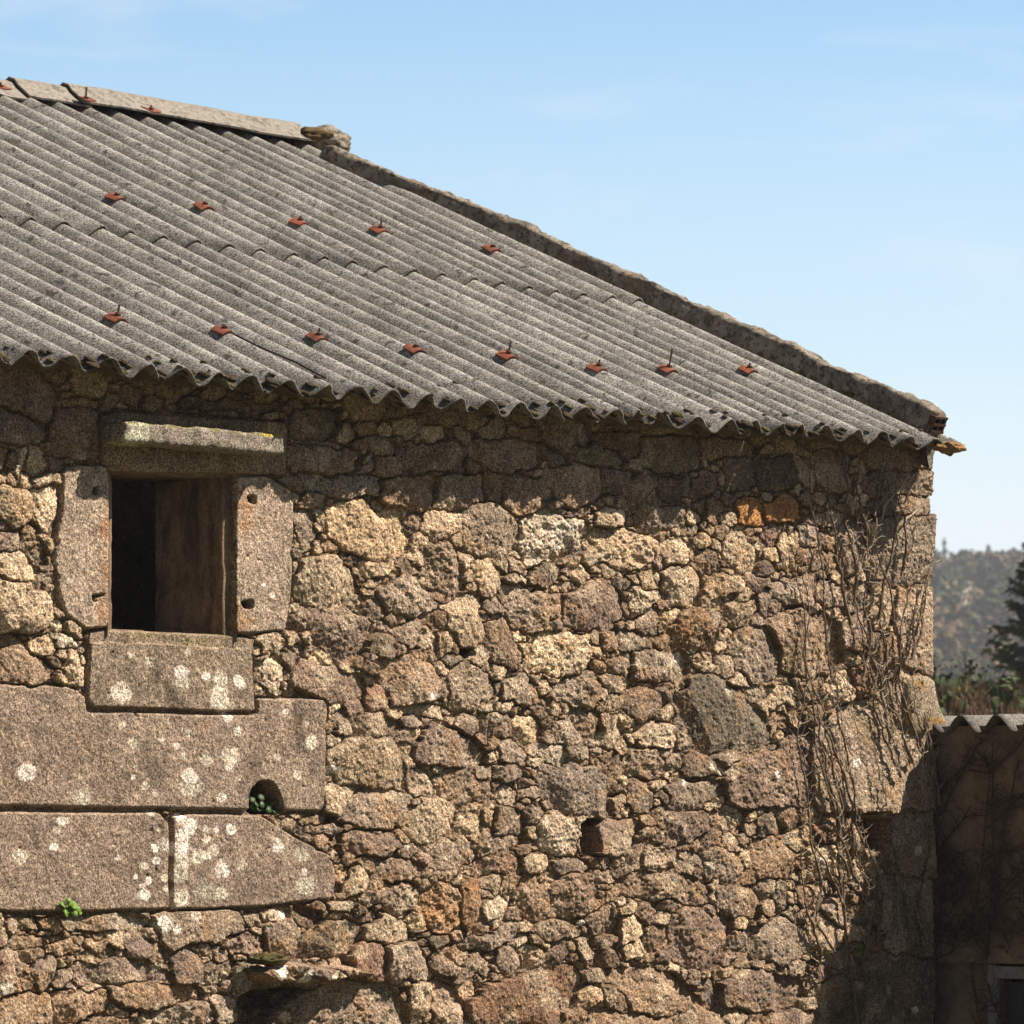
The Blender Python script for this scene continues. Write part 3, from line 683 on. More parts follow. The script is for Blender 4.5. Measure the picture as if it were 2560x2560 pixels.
# gable and rear of the house
SR = 4.155
ridge_w = OVER*0 + SR*math.cos(PHI) - OVER; ridge_h = (EAVE[2]-CAMZ) + SR*math.sin(PHI)
zev = EAVE[2]-CAMZ + OVER*math.tan(PHI) - .16
mb = MB()
depth = ridge_w*2
gu = uR - .012
a = [WP(gu, -CAMZ, -.6), WP(gu, -CAMZ, -depth), WP(gu, zev, -depth), WP(gu, ridge_h-.22, -ridge_w), WP(gu, zev, -.6)]
b_ = [p - D*.45 for p in a]
n5 = 5
mb.add(a+b_, [(0, 1, 2, 3, 4), (9, 8, 7, 6, 5)]+[(i, (i+1) % n5+0, (i+1) % n5+5, i+5) for i in range(n5)])
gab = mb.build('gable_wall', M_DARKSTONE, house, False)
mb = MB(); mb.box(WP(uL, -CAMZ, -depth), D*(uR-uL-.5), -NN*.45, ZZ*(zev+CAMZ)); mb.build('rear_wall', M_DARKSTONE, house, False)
# rough quoin edge: the wall face turns the corner
rows = [j for j in range(0, NV, 2)]
V = []; Fc = []
ncol = 14
colr = []
for k, j in enumerate(rows):
    p0 = Pw[j, NU-1].astype(float); h0 = H[j, NU-1]; c0 = C[j, NU-1]
    for q in range(ncol):
        tq = q/(ncol-1); d = .02*math.sin(min(tq*3, 1)*math.pi/2)
        nz = mnoise.fractal(Vector((tq*4, va[j]*12, 0)), 1, 2, 4)*.01*min(1, q)
        V.append(p0 + D*(d*.9+nz) + NN*(tq*.64)); colr.append(c0)
for k in range(len(rows)-1):
    for q in range(ncol-1): Fc.append((k*ncol+q, k*ncol+q+1, (k+1)*ncol+q+1, (k+1)*ncol+q))
mesh_obj('corner_return', V, np.array(Fc), M_STONE, house, True, np.array(colr))

# ------------------------------------------------------------------ ROOF
roof = empty('roof', (0, 0, 0), house)
uA0 = -.690            # crest 0 of the eave survey
AMP = .0285
EV = "78,872 178,883 280,892 374,905 465,918 554,929 635,939 724,948 816,956 904,967 989,978 1074,985 1145,990 1223,999 1309,1007 1390,1010 1470,1018 1554,1023 1592,1021 1668,1035 1747,1040 1826,1045 1895,1050 1964,1060 2004,1057 2071,1063 2141,1070 2210,1077 2279,1090 2348,1099"
OVL = "80,545 165,557 254,562 331,578 413,590 495,600 576,610 652,621 738,632 814,642 886,654 962,664 1038,675 1111,686 1187,693 1256,703 1325,715 1393,726 1461,735 1533,740 1596,746"
RDL = "9,242 87,252 159,265 239,278 312,290 384,301 445,311 511,323 583,336 652,349 720,362"
KK = np.arange(-14, 33)
def crest_table(txt, k0, lift):
    pts = pp(0, txt); P = np.array([roof_us(*p, lift) for p in pts]); k1 = k0+len(P)-1; Hh = np.zeros(len(P))
    if k0 == 0:      # the eave has sagged: take the error of the line mostly as a drop
        s0_ = P[:, 1].copy(); s1_ = np.array([roof_us(*p, -.02)[1] for p in pts]); Hh = (.15*s0_-s0_)/(s1_-s0_)*(-.02)
        sm2 = lambda a: np.convolve(np.pad(a, 1, mode='edge'), [.25, .5, .25], 'valid'); Hh = sm2(sm2(Hh))
        P = np.array([roof_us(*p, h) for p, h in zip(pts, Hh)])
    su = P[:, 1].copy(); uu = P[:, 0].copy(); sm_ = lambda a: np.convolve(np.pad(a, 1, mode='edge'), [.25, .5, .25], 'valid')
    su = sm_(sm_(su)); u2 = uu*.7+sm_(uu)*.3; u2[0], u2[-1] = uu[0], uu[-1]
    U_ = np.interp(KK, np.arange(k0, k1+1), u2); S_ = np.interp(KK, np.arange(k0, k1+1), su)
    U_ = U_ + np.where(KK < k0, (KK-k0)*PITCH, 0) + np.where(KK > k1, (KK-k1)*PITCH, 0)
    return U_, S_, np.interp(KK, np.arange(k0, k1+1), Hh)
EU, ES, EH = crest_table(EV, 0, 0.0); OU, OS, _a = crest_table(OVL, 9, .011); RU, RS, _b = crest_table(RDL, 18, .011)
def cu(k, s):
    e, o, r2 = np.interp(k, KK, EU), np.interp(k, KK, OU), np.interp(k, KK, RU)
    return e+(o-e)*s/1.78 if s < 1.78 else o+(r2-o)*(s-1.78)/2.17
def eh(k, s): return float(np.interp(k, KK, EH))*max(0, 1-s/1.8)
def kU(u, s, lo=-13, hi=31):
    ks = np.linspace(lo, hi, 1200); return float(ks[np.argmin(np.abs(np.array([cu(k, s) for k in ks])-u))])
def sheet(name, k0, nw, row, lift, seed, left_ext=.5, right_ext=.5, cut=None, sagf=1.0, curl=None):
    """one corrugated sheet: nw crests, first at u=crest0; solid 7 mm thick"""
    r = random.Random(seed)
    per = 18; us = np.linspace(-left_ext, nw-1+right_ext, int((nw-1+left_ext+right_ext)*per)+1)
    tint = r.uniform(.92, 1.06); ns = 58; ss = np.linspace(0, 1, ns); s0 = row
    V = []; cc = []
    skew = r.uniform(-.004, .004)
    ragged = [mnoise.noise(Vector((seed*3.1, x*1.3, 0)))*.03 + mnoise.noise(Vector((seed*3.1, x*5, 2)))*.010 for x in us]
    ends = []
    for x in us:
        q = k0+x
        ends.append((np.interp(q, KK, ES), np.interp(q, KK, OS)+.19) if row == 0 else (np.interp(q, KK, OS), np.interp(q, KK, RS)+.12))
    for top in (0, 1):
        for k, tt in enumerate(ss):
            for m, x in enumerate(us):
                s = ends[m][0]+(ends[m][1]-ends[m][0])*tt
                u = cu(k0+x, s)
                a = AMP*(1+.05*mnoise.noise(Vector((x, s, seed))))
                h = a*math.cos(2*math.pi*x) - AMP
                h += lift + np.interp(k0+x, KK, EH)*max(0, 1-s/1.8) + .004*mnoise.noise(Vector((u*1.1, s*.8, 4))) + .0012*mnoise.noise(Vector((u*30, s*18, 7)))
                if curl is not None: h += curl(x, s)
                s_ = s - (ragged[m] if k == 0 else 0)*(1 if row == 0 else .2)
                V.append(RP(u, s_, h - (.0075 if top == 0 else 0)))
                # dirt gathers in the valleys, near the laps and along the lower edge
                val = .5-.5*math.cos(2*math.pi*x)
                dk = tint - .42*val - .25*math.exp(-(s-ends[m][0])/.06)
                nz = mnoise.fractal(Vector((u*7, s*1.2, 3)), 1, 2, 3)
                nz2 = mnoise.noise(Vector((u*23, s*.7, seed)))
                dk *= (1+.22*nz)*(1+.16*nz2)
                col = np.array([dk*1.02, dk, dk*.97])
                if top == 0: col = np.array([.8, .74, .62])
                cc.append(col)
    n = len(us); m2 = n*ns; Fc = []
    for k in range(ns-1):
        for m in range(n-1):
            a = k*n+m
            Fc.append((m2+a, m2+a+1, m2+a+n+1, m2+a+n)); Fc.append((a, a+n, a+n+1, a+1))
    for m in range(n-1):
        Fc.append((m, m+1, m2+m+1, m2+m)); e = (ns-1)*n+m; Fc.append((e+1, e, m2+e, m2+e+1))
    for k in range(ns-1):
        a = k*n; Fc.append((a+n, a, m2+a, m2+a+n)); a = k*n+n-1; Fc.append((a, a+n, m2+a+n, m2+a))
    V = np.array(V); cc = np.array(cc)
    if cut is not None:
        V, Fc2 = cut(V, Fc)
        Fc = Fc2
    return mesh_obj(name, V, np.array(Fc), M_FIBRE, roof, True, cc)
for k, i0 in enumerate((-12, -6, 0, 6, 12, 18, 24)):
    sheet('corrugated_sheet', i0, 6, 0, .002*(k % 2), 10+k, .5, (.5 if i0 < 12 else .45) if i0 < 24 else .9)
for k, i0 in enumerate((-12, -6, 0, 6, 12, 18, 24)):
    sheet('corrugated_sheet', i0, 6, 1, .015+.002*(k % 2), 30+k, .5, .5 if i0 < 24 else .35)
# (the verge coping hides the cut edge of the upper row; its run follows the slope of the gable)
rear = MB()
pR = [EAVE + NN*(2*(ridge_w+OVER)) + D*u + ZZ*0 for u in (uL, uR+.15)]
top = [RP(u, SR, -.03) for u in (uL, uR+.15)]
rear.add([top[0], top[1], pR[1], pR[0]] + [p-ZZ*.02 for p in (top[0], top[1], pR[1], pR[0])], [(0, 1, 2, 3), (7, 6, 5, 4), (0, 3, 7, 4), (1, 5, 6, 2), (2, 6, 7, 3), (0, 4, 5, 1)])
rear.build('rear_slope', M_COPING, roof, False)

# eave bed: mortar between wall head and sheets, and rafters' underside board
mb = MB()
nb = 220
V = []; Fc = []
ub0, ub1 = uL, uR-.06
for i in range(nb+1):
    u = ub0+(ub1-ub0)*i/nb
    z1 = np.dot(RP(u, OVER/math.cos(PHI), -.052)-O, ZZ)
    nz = mnoise.noise(Vector((u*9, 0, 0)))*.012
    nz += .02*mnoise.fractal(Vector((u*22, 3, 0)), 1, 2, 4)
    V += [WP(u, z1-.085+nz, .002+nz), WP(u, z1-.05+nz, .020+nz), WP(u, z1-.018, .028+nz), WP(u, z1-.012, -.02), WP(u, z1-.13, -.3)]
for i in range(nb):
    for q in range(4): Fc.append((i*5+q, (i+1)*5+q, (i+1)*5+q+1, i*5+q+1))
mesh_obj('eave_mortar', V, np.array(Fc), simple('mud_mortar', (.20, .145, .09), (.11, .08, .05), 14, 1, .015), house, True)

# ridge caps: folded fibre-cement, each lapping the next
capx = [-420, 118, 268, 790]
def kU2(u): return float(np.interp(u, RU, KK))
for k in range(3):
    ua0, ua1 = roof_us(capx[k], 240+.17*capx[k]*0, .05)[0], 0
    ya = {-420: 170, 118: 250, 268: 280, 790: 363}
    ua0 = roof_us(capx[k], ya[capx[k]], .03)[0] - (.05 if k else 0); ua1 = roof_us(capx[k+1], ya[capx[k+1]], .03)[0] + (.0 if k < 2 else .05)
    lift = .010 + .016*k
    nn = 40; V = []; Fc = []
    for i in range(nn+1):
        u = ua0+(ua1-ua0)*i/nn
        nz = mnoise.noise(Vector((u*5, k*3, 0)))*.006
        w0 = .008*mnoise.noise(Vector((u*14, k, 5)))
        sr_ = float(np.interp(kU2(u), KK, RS))+.035; top = [(sr_+w0, lift+nz), (sr_+.10, lift+.022+nz), (sr_+.13, lift+.036+nz), (sr_+.17, lift+.034+nz)]
        tp = [RP(u, s, h) for s, h in top]
        back = tp[-1] + NN*.25 - ZZ*.13
        tp.append(back)
        V += tp + [p - RN*.009 for p in tp[:-1]] + [back - ZZ*.01]
    for i in range(nn):
        a, b = i*10, (i+1)*10
        for q in range(4): Fc.append((a+q, b+q, b+q+1, a+q+1)); Fc.append((a+5+q, a+6+q, b+6+q, b+5+q))
        Fc.append((a, a+5, b+5, b)); Fc.append((a+4, b+4, b+9, a+9))
    Fc.append((0, 1, 6, 5)); Fc.append((1, 2, 7, 6)); Fc.append((2, 3, 8, 7)); Fc.append((3, 4, 9, 8))
    e = nn*10
    for q in range(4): Fc.append((e+q+1, e+q, e+q+5, e+q+6))
    mesh_obj('ridge_cap', V, Fc, M_CAP, roof, False)
    Vb = []; Fb = []
    for i in range(nn+1):
        u = ua0+(ua1-ua0)*i/nn; sr_ = float(np.interp(kU2(u), KK, RS))+.035
        Vb += [RP(u, sr_+.085, -.09), RP(u, sr_+.085, lift+.010), RP(u, sr_+.125, lift+.014), RP(u, sr_+.125, -.09)]
    for i in range(nn):
        for q in range(4): Fb.append((i*4+q, (i+1)*4+q, (i+1)*4+(q+1) % 4, i*4+(q+1) % 4))
    mesh_obj('ridge_gap_shade', Vb, Fb, M_BLACK, roof, False)  # added black strip: hides the sky and stands in for shade under the caps

# verge coping: a run of rendered hollow bricks up the gable edge
vin = [roof_us(x, y, .012) for x, y in ((800, 390), (1205, 552), (1610, 742), (2000, 920), (2205, 1012), (2318, 1072))]
sA, sB = vin[-1][1], vin[0][1]
vs = np.array([p[1] for p in vin][::-1]); vu = np.array([p[0] for p in vin][::-1])
def verge_u(s): return float(np.interp(s, vs, vu))
nS2 = 170; V = []; Fc = []; colv = []
for i in range(nS2+1):
    s = sA + (sB-sA)*i/nS2; u = verge_u(s)
    hgt = .056 + .026*(1-s/4) + .014*mnoise.noise(Vector((s*2.1, 0, 0)))
    prof = [(0, -.03), (.0, .0), (.004, hgt*.33), (.008, hgt*.66), (.014, hgt*.93), (.022, hgt), (.04, hgt+.003), (.06, hgt+.003), (.08, hgt), (.095, hgt*.9), (.10, hgt*.4), (.10, -.04), (.10, -.16)]
    for m, (a, h) in enumerate(prof):
        q = Vector((u+a, s, h))
        nz = mnoise.fractal(q*8, 1, 2, 5)*.016 + mnoise.noise(q*34)*.010
        V.append(RP(u+a-(nz if m < 5 else 0), s, h+(nz if m > 3 else 0)))
m = 13
for i in range(nS2):
    for q in range(m-1): Fc.append((i*m+q, i*m+q+1, (i+1)*m+q+1, (i+1)*m+q))
Fc.append(tuple(range(m-1, -1, -1))); Fc.append(tuple(nS2*m+q for q in range(m)))
mesh_obj('verge_coping', V, Fc, M_COPING, roof, True)
# hollow brick showing at its lower end
mb = MB(); u = verge_u(sA)
for a, b in ((.012, .024), (.044, .054), (.074, .084)):
    mb.box(RP(u+.01, sA-.016, a-.012), D*.085, SL*.03, RN*(b-a))
for a in (.01, .05, .085):
    mb.box(RP(u+a, sA-.013, .004), D*.010, SL*.03, RN*.062)
mb.build('hollow_brick', M_BRICK, roof, False)
mb = MB(); mb.box(RP(u+.012, sA-.006, .002), D*.080, SL*.008, RN*.066); mb.build('hollow_shade', M_BLACK, roof, False)  # black plate stands in for the shade inside the brick

# knob of mortar and moss where ridge meets verge
def lump(name, c, rx, ry, rz, mat, parent, seed, amp=.25, sub_=4, fr=5.):
    bm = bmesh.new(); bmesh.ops.create_icosphere(bm, subdivisions=sub_, radius=1)
    for v in bm.verts:
        k = 1 + amp*mnoise.fractal(v.co*1.7+Vector((seed, 0, 0)), 1, 2, 4) + amp*.5*mnoise.noise(v.co*fr+Vector((0, seed, 0)))
        q = v.co*k; p = np.array(c) + D*q.x*rx + NN*q.y*ry + ZZ*q.z*rz; v.co = Vector(p.tolist())
    V = np.array([v.co[:] for v in bm.verts]); Fc = [tuple(v.index for v in f.verts) for f in bm.faces]; bm.free()
    return mesh_obj(name, V, Fc, mat, parent, True)
kc = hit(808, 350, RP(0, SR-.1, .03), RN)
lump('ridge_end_mortar', kc+ZZ*-.005,   .15, .11, .07, M_COPING, roof, 3, .22)
kc2 = hit(785, 332, RP(0, SR-.1, .06), RN)
lump('moss_cushion', kc2-ZZ*.016, .11, .08, .038, simple('ochre_moss', (.19, .12, .05), (.08, .065, .03), 60, 1, .01), roof, 8, .28)
# lichen crusted end of the last sheet
e0 = roof_us(2385, 1119, -.02)
lump('sheet_end', RP(e0[0]+.005, e0[1]+.03, -.03), .085, .05, .024, M_LICHEN, roof, 5, .35)

# rusty saddle plates with bolts
def clip(u, s, h, stud, seed, flat=False):
    r = random.Random(seed); mb = MB(); w_, l_ = .036, .033
    V = []; n = 9; tw = r.uniform(-.1, .1)
    for lay in (0, 1):
        for k in (0, 1, 2, 3):
            for i in range(n):
                x = (i/(n-1)-.5)*2*w_; y = (k/3-.5)*2*l_
                x2, y2 = x*math.cos(tw)-y*math.sin(tw), x*math.sin(tw)+y*math.cos(tw)
                hh = 0 if flat else AMP*(math.cos(2*math.pi*min(abs(x2)/PITCH, .5))-1)
                V.append(RP(u+x2, s+y2, h+hh+.004+lay*.005+.004*(abs(x)/w_)**2 + r.uniform(-.0006, .0006)))
    Fc = []
    for k in range(3):
        for i in range(n-1):
            a = k*n+i; Fc.append((a, a+n, a+n+1, a+1)); a += 4*n; Fc.append((a, a+1, a+n+1, a+n))
    for i in range(n-1):
        Fc.append((i, i+1, 4*n+i+1, 4*n+i)); a = 3*n+i; Fc.append((a+1, a, 4*n+a, 4*n+a+1))
    for k in range(3):
        a = k*n; Fc.append((a+n, a, 4*n+a, 4*n+a+n)); a = k*n+n-1; Fc.append((a, a+n, 5*n+a, 4*n+a))
    mb.add(V, Fc)
    o = mesh_obj('fixing_plate', np.array(mb.V), mb.F, [M_RUST, M_STUD], roof, False)
    sb = MB()
    p = RP(u, s, h+.008); lean = D*r.uniform(-.1, .15) + SL*r.uniform(.05, .25)
    sb.tube([p, p+(RN*.6+ZZ*.4+lean)*stud], .0042, 6)
    sb.tube([p, p+RN*.010], .011, 6)
    me = o.data; b0 = len(me.vertices)
    bm = bmesh.new(); bm.from_mesh(me); off = o.location + roof.location + house.location
    vs_ = [bm.verts.new(Vector(v)-off) for v in sb.V]
    for f in sb.F:
        ff = bm.faces.new([vs_[i] for i in f]); ff.material_index = 1
    bm.to_mesh(me); bm.free()
    return o
CL = [(284, 495, .012, 1), (516, 519, .015, 1), (745, 557, .025, 1), (950, 577, .045, 1), (1230, 624, .012, 1),
      (293, 792, .055, 0), (547, 820, .018, 0), (763, 834, .035, 0), (1026, 867, .010, 0), (1256, 887, .070, 0), (1484, 920, .035, 0), (1671, 926, .105, 0), (1889, 930, .028, 0)]
for k, (x, y, st, upp) in enumerate(CL):
    u, s = roof_us(x, y, .012 if upp else 0)
    kc_ = round(kU(u, s)); crest = cu(kc_, s)
    clip(crest, s, .017 if upp else .003+eh(kc_, s), st*.72, k)
for k, (x, y, st) in enumerate(((2, 216, .02), (214, 249, .05), (376, 280, .02))):
    u, s = roof_us(x, y, .05); clip(u, s, .040+.006*k, st, 50+k, True)
# crack in one lower sheet below the second plate
mb = MB(); pts = []
for x, y in ((571, 828), (600, 842), (640, 862), (690, 883), (740, 903), (790, 930), (815, 942)):
    u, s = roof_us(x, y, -.012); pts.append(RP(u, s, -.004+eh(kU(u, s), s)))
mb.tube(pts, .0035, 5); mb.build('crack', M_BLACK, roof)

# moss tufts along the gutter edge of the sheets
mb = MB(); mb2 = MB()
def tuft(mbx, p, r, seed):
    rq = random.Random(seed)
    bm = bmesh.new(); bmesh.ops.create_icosphere(bm, subdivisions=2, radius=1)
    V = []
    for v in bm.verts:
        k = 1+.55*mnoise.noise(v.co*2.6+Vector((seed*1.7, 0, 0))); q = v.co*k
        V.append(p + D*q.x*r + SL*q.y*r*1.3 + RN*q.z*r*.45)
    mbx.add(V, [tuple(v.index for v in f.verts) for f in bm.faces]); bm.free()
k = 0
for c in range(-12, 30):
    if cu(c, 0) < uL: continue
    for q in range(20):
        x = rr.uniform(-.5, .5); s = abs(rr.gauss(.0, .075))+.01
        h = AMP*math.cos(2*math.pi*x)-AMP
        if math.cos(2*math.pi*x) > .3 and rr.random() < .75: continue
        k += 1; tuft(mb if rr.random() < .3 else mb2, RP(cu(c+x, 0), np.interp(c, KK, ES)+s, h+.003+eh(c, 0)), rr.uniform(.006, .024)*(1 if math.cos(2*math.pi*x) < .2 else .6), k)
for x, y in ((1990, 915), (2015, 932), (2130, 985), (2150, 992), (2210, 1015), (2250, 1035)):
    u, s = roof_us(x, y, .0); tuft(mb, RP(u, s, .0), .028, x)
o = mb.build('moss_patch', M_MOSS, roof); o['kind'] = 'stuff'
o = mb2.build('moss_patch', M_MOSSB, roof); o['kind'] = 'stuff'

# leaning lichened corner stone beside the outbuilding roof
cs = []
for x, y in ((2268, 1688), (2328, 1690), (2336, 1740), (2350, 1785), (2368, 1820), (2345, 1840), (2262, 1835)):
    cs.append(wall_uv(x, y, .0))
V = []; Fc = []
rng_n = len(cs)
poly = chaikin(cs, 1, .2)
cxu = sum(p[0] for p in poly)/len(poly); cyv = sum(p[1] for p in poly)/len(poly)
bm = bmesh.new()
rings = [(-.20, 1.0), (-.02, 1.0), (.004, .99), (.012, .95), (.017, .8), (.018, .4)]
ringv = []
for w_, k in rings:
    ringv.append([bm.verts.new(Vector(WP(cxu+(a-cxu)*k+.004*mnoise.noise(Vector((a*40, b*40, w_*30))), cyv+(b-cyv)*k, w_+.006*mnoise.noise(Vector((a*25, b*25, k)))).tolist())) for a, b in poly])
L = len(poly)
for r0, r1 in zip(ringv, ringv[1:]):
    for i in range(L): bm.faces.new((r0[i], r0[(i+1) % L], r1[(i+1) % L], r1[i]))
bm.faces.new(ringv[-1]); bm.faces.new(ringv[0][::-1])
V = np.array([v.co[:] for v in bm.verts]); bm.verts.index_update(); Fc = [tuple(v.index for v in f.verts) for f in bm.faces]; bm.free()
cc = np.array([(.36, .20, .06) if mnoise.noise(Vector((v*16).tolist())) > .15 else (.30, .24, .165) for v in V])
mesh_obj('corner_stone', V, Fc, M_STONE, house, True, cc)

# ------------------------------------------------------------------ small plants on the wall
def disc_leaf(mb, c, nrm, r, seed, lobes=0):
    rq = random.Random(seed); nrm = nrm/np.linalg.norm(nrm); a = np.cross(nrm, ZZ); a /= np.linalg.norm(a); b = np.cross(nrm, a)
    n = 12; V = [c - nrm*r*.15]; ph = rq.random()*6
    for k in range(n):
        t_ = 2*math.pi*k/n; q = r*(1+(.16*math.cos(lobes*t_+ph) if lobes else .05*math.cos(7*t_)))
        V.append(c + (a*math.cos(t_)+b*math.sin(t_))*q + nrm*r*.05*math.sin(3*t_+ph))
    V2 = [v - nrm*.0015 for v in V]
    mb.add(V+V2, [(0, k+1, (k+1) % n+1) for k in range(n)] + [(n+1, n+1+(k+1) % n+1, n+2+k) for k in range(n)] + [(k+1, n+2+k, n+2+(k+1) % n, (k+1) % n+1) for k in range(n)])
def leafy(name, x, y, w0, items, mat, label, cat, seed):
    u, v = wall_uv(x, y, w0); base_p = WP(u, v, w0-.03)
    e = empty(name, base_p); tag(e, label, cat)
    st = MB(); rq = random.Random(seed); k = 0
    lv = MB()
    for (lx, ly, r) in items:
        k += 1; a, b = wall_uv(lx, ly, w0); c = WP(a, b, w0+rq.uniform(0, .02))
        disc_leaf(lv, c, -NN + ZZ*rq.uniform(.1, .9) + D*rq.uniform(-.5, .5), r, seed+k, 5 if seed < 50 else 0)
        st.tube([base_p, (base_p+c)/2+ZZ*.005, c-NN*-.004], .0012, 4)
    st.build('stem', M_LEAFD, e); lo = lv.build('leaf_cluster', mat, e)
    return e
it = [(165+dx, 2265+dy, r) for dx, dy, r in ((-8, -4, .014), (6, -8, .015), (14, 2, .013), (0, 10, .016), (22, 10, .015), (-6, 18, .014), (12, 20, .013), (28, 16, .011), (4, -14, .011), (18, -4, .012), (10, 8, .012))]
leafy('wall_plant', 172, 2280, .02, it, M_LEAF, 'small bright green leafy plant growing from the joint below the big granite blocks', 'plant', 1)
it = [(x, y, r) for x, y, r in ((628, 2000, .013), (645, 1994, .014), (633, 2010, .012), (648, 2012, .013), (668, 2012, .014), (664, 2026, .013), (680, 2026, .013), (642, 2022, .011), (630, 2018, .010), (675, 2008, .010))]
leafy('pennywort_plant', 650, 2030, -.03, it, M_LEAFD, 'round leaved green plant growing inside the arched hole in the granite block', 'plant', 60)
it = [(x, y, .011) for x, y in ((2142, 2362), (2152, 2372), (2146, 2382), (2240, 2370), (2232, 2382), (2248, 2362))]
leafy('seedling', 2150, 2375, .03, it[:3], M_LEAF, 'tiny green seedling in the shaded foot of the wall near the outbuilding', 'plant', 2)
# moss cushion on the projecting slab
u, v = wall_uv(676, 2396, .06)
mo = lump('moss_cushion', WP(u, v-.004, .055), .085, .04, .022, M_MOSS, None, 12, .35); tag(mo, 'dark green moss cushion on the small slab jutting from the lower wall', 'moss')

# ------------------------------------------------------------------ dry climbers
def spline(pts, per=10):
    P = [np.array(p, float) for p in pts]; P = [2*P[0]-P[1]] + P + [2*P[-1]-P[-2]]; out = []
    for i in range(1, len(P)-2):
        for k in range(per):
            t_ = k/per; a, b, c, d = P[i-1:i+3]
            out.append(.5*((2*b)+(-a+c)*t_+(2*a-5*b+4*c-d)*t_*t_+(-a+3*b-3*c+d)*t_**3))
    out.append(P[-2]); return out
def wall_h(u, v):
    i = int(np.clip((u-uL)/RES, 0, NU-1)); j = int(np.clip(np.searchsorted(va, v), 0, NV-1))
    i0, i1, j0, j1 = max(i-4, 0), min(i+5, NU), max(j-4, 0), min(j+5, NV)
    return float(H[j0:j1, i0:i1].max())
def on_wall(u, v, extra): return WP(u, v, wall_h(u, v)+extra)
def T(tile, s): return pp(tile, s)
def stem_wall(mb, pts_px, r0, r1, rq, twigs=1.0, tw_len=.09, mbt=None, off=.012):
    uv = spline([wall_uv(*p) for p in pts_px], 9); L = len(uv); P3 = []
    for k, (a, b) in enumerate(uv):
        a += rq.gauss(0, .0025); b += rq.gauss(0, .002)
        P3.append([a, b, wall_h(min(a, uR), b)+off+.012*abs(math.sin(k*.31+r0*900))])
    hs_ = np.array([p[2] for p in P3]); ker = np.ones(5)/5; hs2 = np.convolve(np.pad(hs_, 2, mode='edge'), ker, 'valid')
    P3 = [(a, b, h) for (a, b, _), h in zip(P3, hs2)]
    rad = [r0+(r1-r0)*k/(L-1) for k in range(L)]
    mb.tube([WP(a, b, h) for a, b, h in P3], rad, 6)
    for k in range(2, L-1):
        if rq.random() < .55*twigs:
            a, b, h = P3[k]; side = rq.choice((-1, 1)); ang = rq.uniform(.2, 1.3); ln = tw_len*rq.uniform(.25, 1.2)
            q = [(a, b, h)]; n = 6
            for m in range(1, n+1):
                ang += rq.gauss(.08, .22)
                a2 = q[-1][0]+side*math.cos(ang)*ln/n; b2 = q[-1][1]+math.sin(ang)*ln/n
                q.append((a2, b2, max(wall_h(min(a2, uR), b2)+.006, q[-1][2]+rq.uniform(-.004, .006))))
            (mbt or mb).tube([WP(*p) for p in q], [rad[k]*.45*(1-m/(n+2)) + .0006 for m in range(n+1)], 4)
rq = random.Random(3)
mb = MB(); mt = MB()
main = [T(6, "1290,1530 1240,1440 1180,1290 1210,1150 1160,900 1150,700 1110,450 1090,300 1130,60")+T(5, "1130,1560 1100,1200 1070,950 1050,820"),
 T(6, "1430,1170 1400,1080 1330,900 1270,720 1230,560 1190,350 1170,150 1140,0")+T(5, "1110,1400 1130,1150 1100,1000"),
 T(6, "1480,1000 1440,900 1390,760 1385,640 1360,420 1320,200 1300,0")+T(5, "1280,1560 1240,1200 1225,950 1180,700 1150,500 1130,330"),
 T(6, "1370,1100 1310,950 1300,760 1250,600 1230,420 1200,260 1190,100"),
 T(6, "1650,540 1620,450 1580,330 1540,180 1500,0 1470,-150"),
 T(6, "1730,470 1700,400 1650,200 1600,0 1560,-200 1540,-400"),
 T(6, "1760,400 1740,300 1700,150 1660,-20 1640,-220 1680,-420 1700,-600"),
 T(6, "1600,350 1590,200 1560,60 1500,-120 1420,-330 1400,-520"),
 T(6, "1200,1700 1220,1560 1190,1420 1130,1290 1110,1100 1090,930"),
 T(6, "1350,1280 1300,1160 1220,1010 1160,870 1170,700"),
 T(6, "1560,1300 1500,1150 1440,1050 1400,900 1395,700"),
 T(6, "1520,1500 1540,1300 1550,1150 1480,950 1430,800"),
 T(6, "1450,1700 1470,1500 1500,1300"), T(6, "1700,1400 1690,1250 1620,1100 1600,900 1560,700 1550,560"),
 T(6, "1850,700 1840,450 1820,300 1800,150 1790,0"),
 [(2300, 2380), (2285, 2300), (2290, 2200), (2308, 2100), (2310, 1960), (2305, 1800), (2290, 1700)],
 [(2180, 1560), (2200, 1440), (2215, 1350), (2210, 1250), (2190, 1180)],
 [(2245, 1440), (2246, 1350), (2235, 1270), (2238, 1220)], [(2270, 1640), (2290, 1560), (2300, 1480), (2310, 1420)],
 [(2265, 1650), (2280, 1570), (2296, 1490), (2318, 1430)], [(2250, 1660), (2225, 1560), (2210, 1470), (2175, 1380), (2150, 1300)],
 [(2110, 1560), (2090, 1460), (2080, 1380), (2065, 1290), (2050, 1190)], [(2130, 1480), (2120, 1380), (2105, 1290), (2100, 1180), (2090, 1110)],
 [(2160, 1380), (2150, 1300), (2130, 1220), (2135, 1150)], [(2170, 1290), (2180, 1200), (2190, 1130)], [(2140, 1700), (2160, 1600), (2150, 1500), (2165, 1420)],
 [(2180, 1720), (2200, 1640), (2190, 1560), (2205, 1500)], [(2240, 1760), (2236, 1700), (2250, 1620)],
 [(2095, 2250), (2085, 2150), (2090, 2050), (2075, 1960), (2060, 1850), (2040, 1760), (1990, 1640)],
 [(2125, 2160), (2120, 2080), (2110, 2000), (2090, 1920), (2060, 1830), (2010, 1770), (1980, 1700)]]
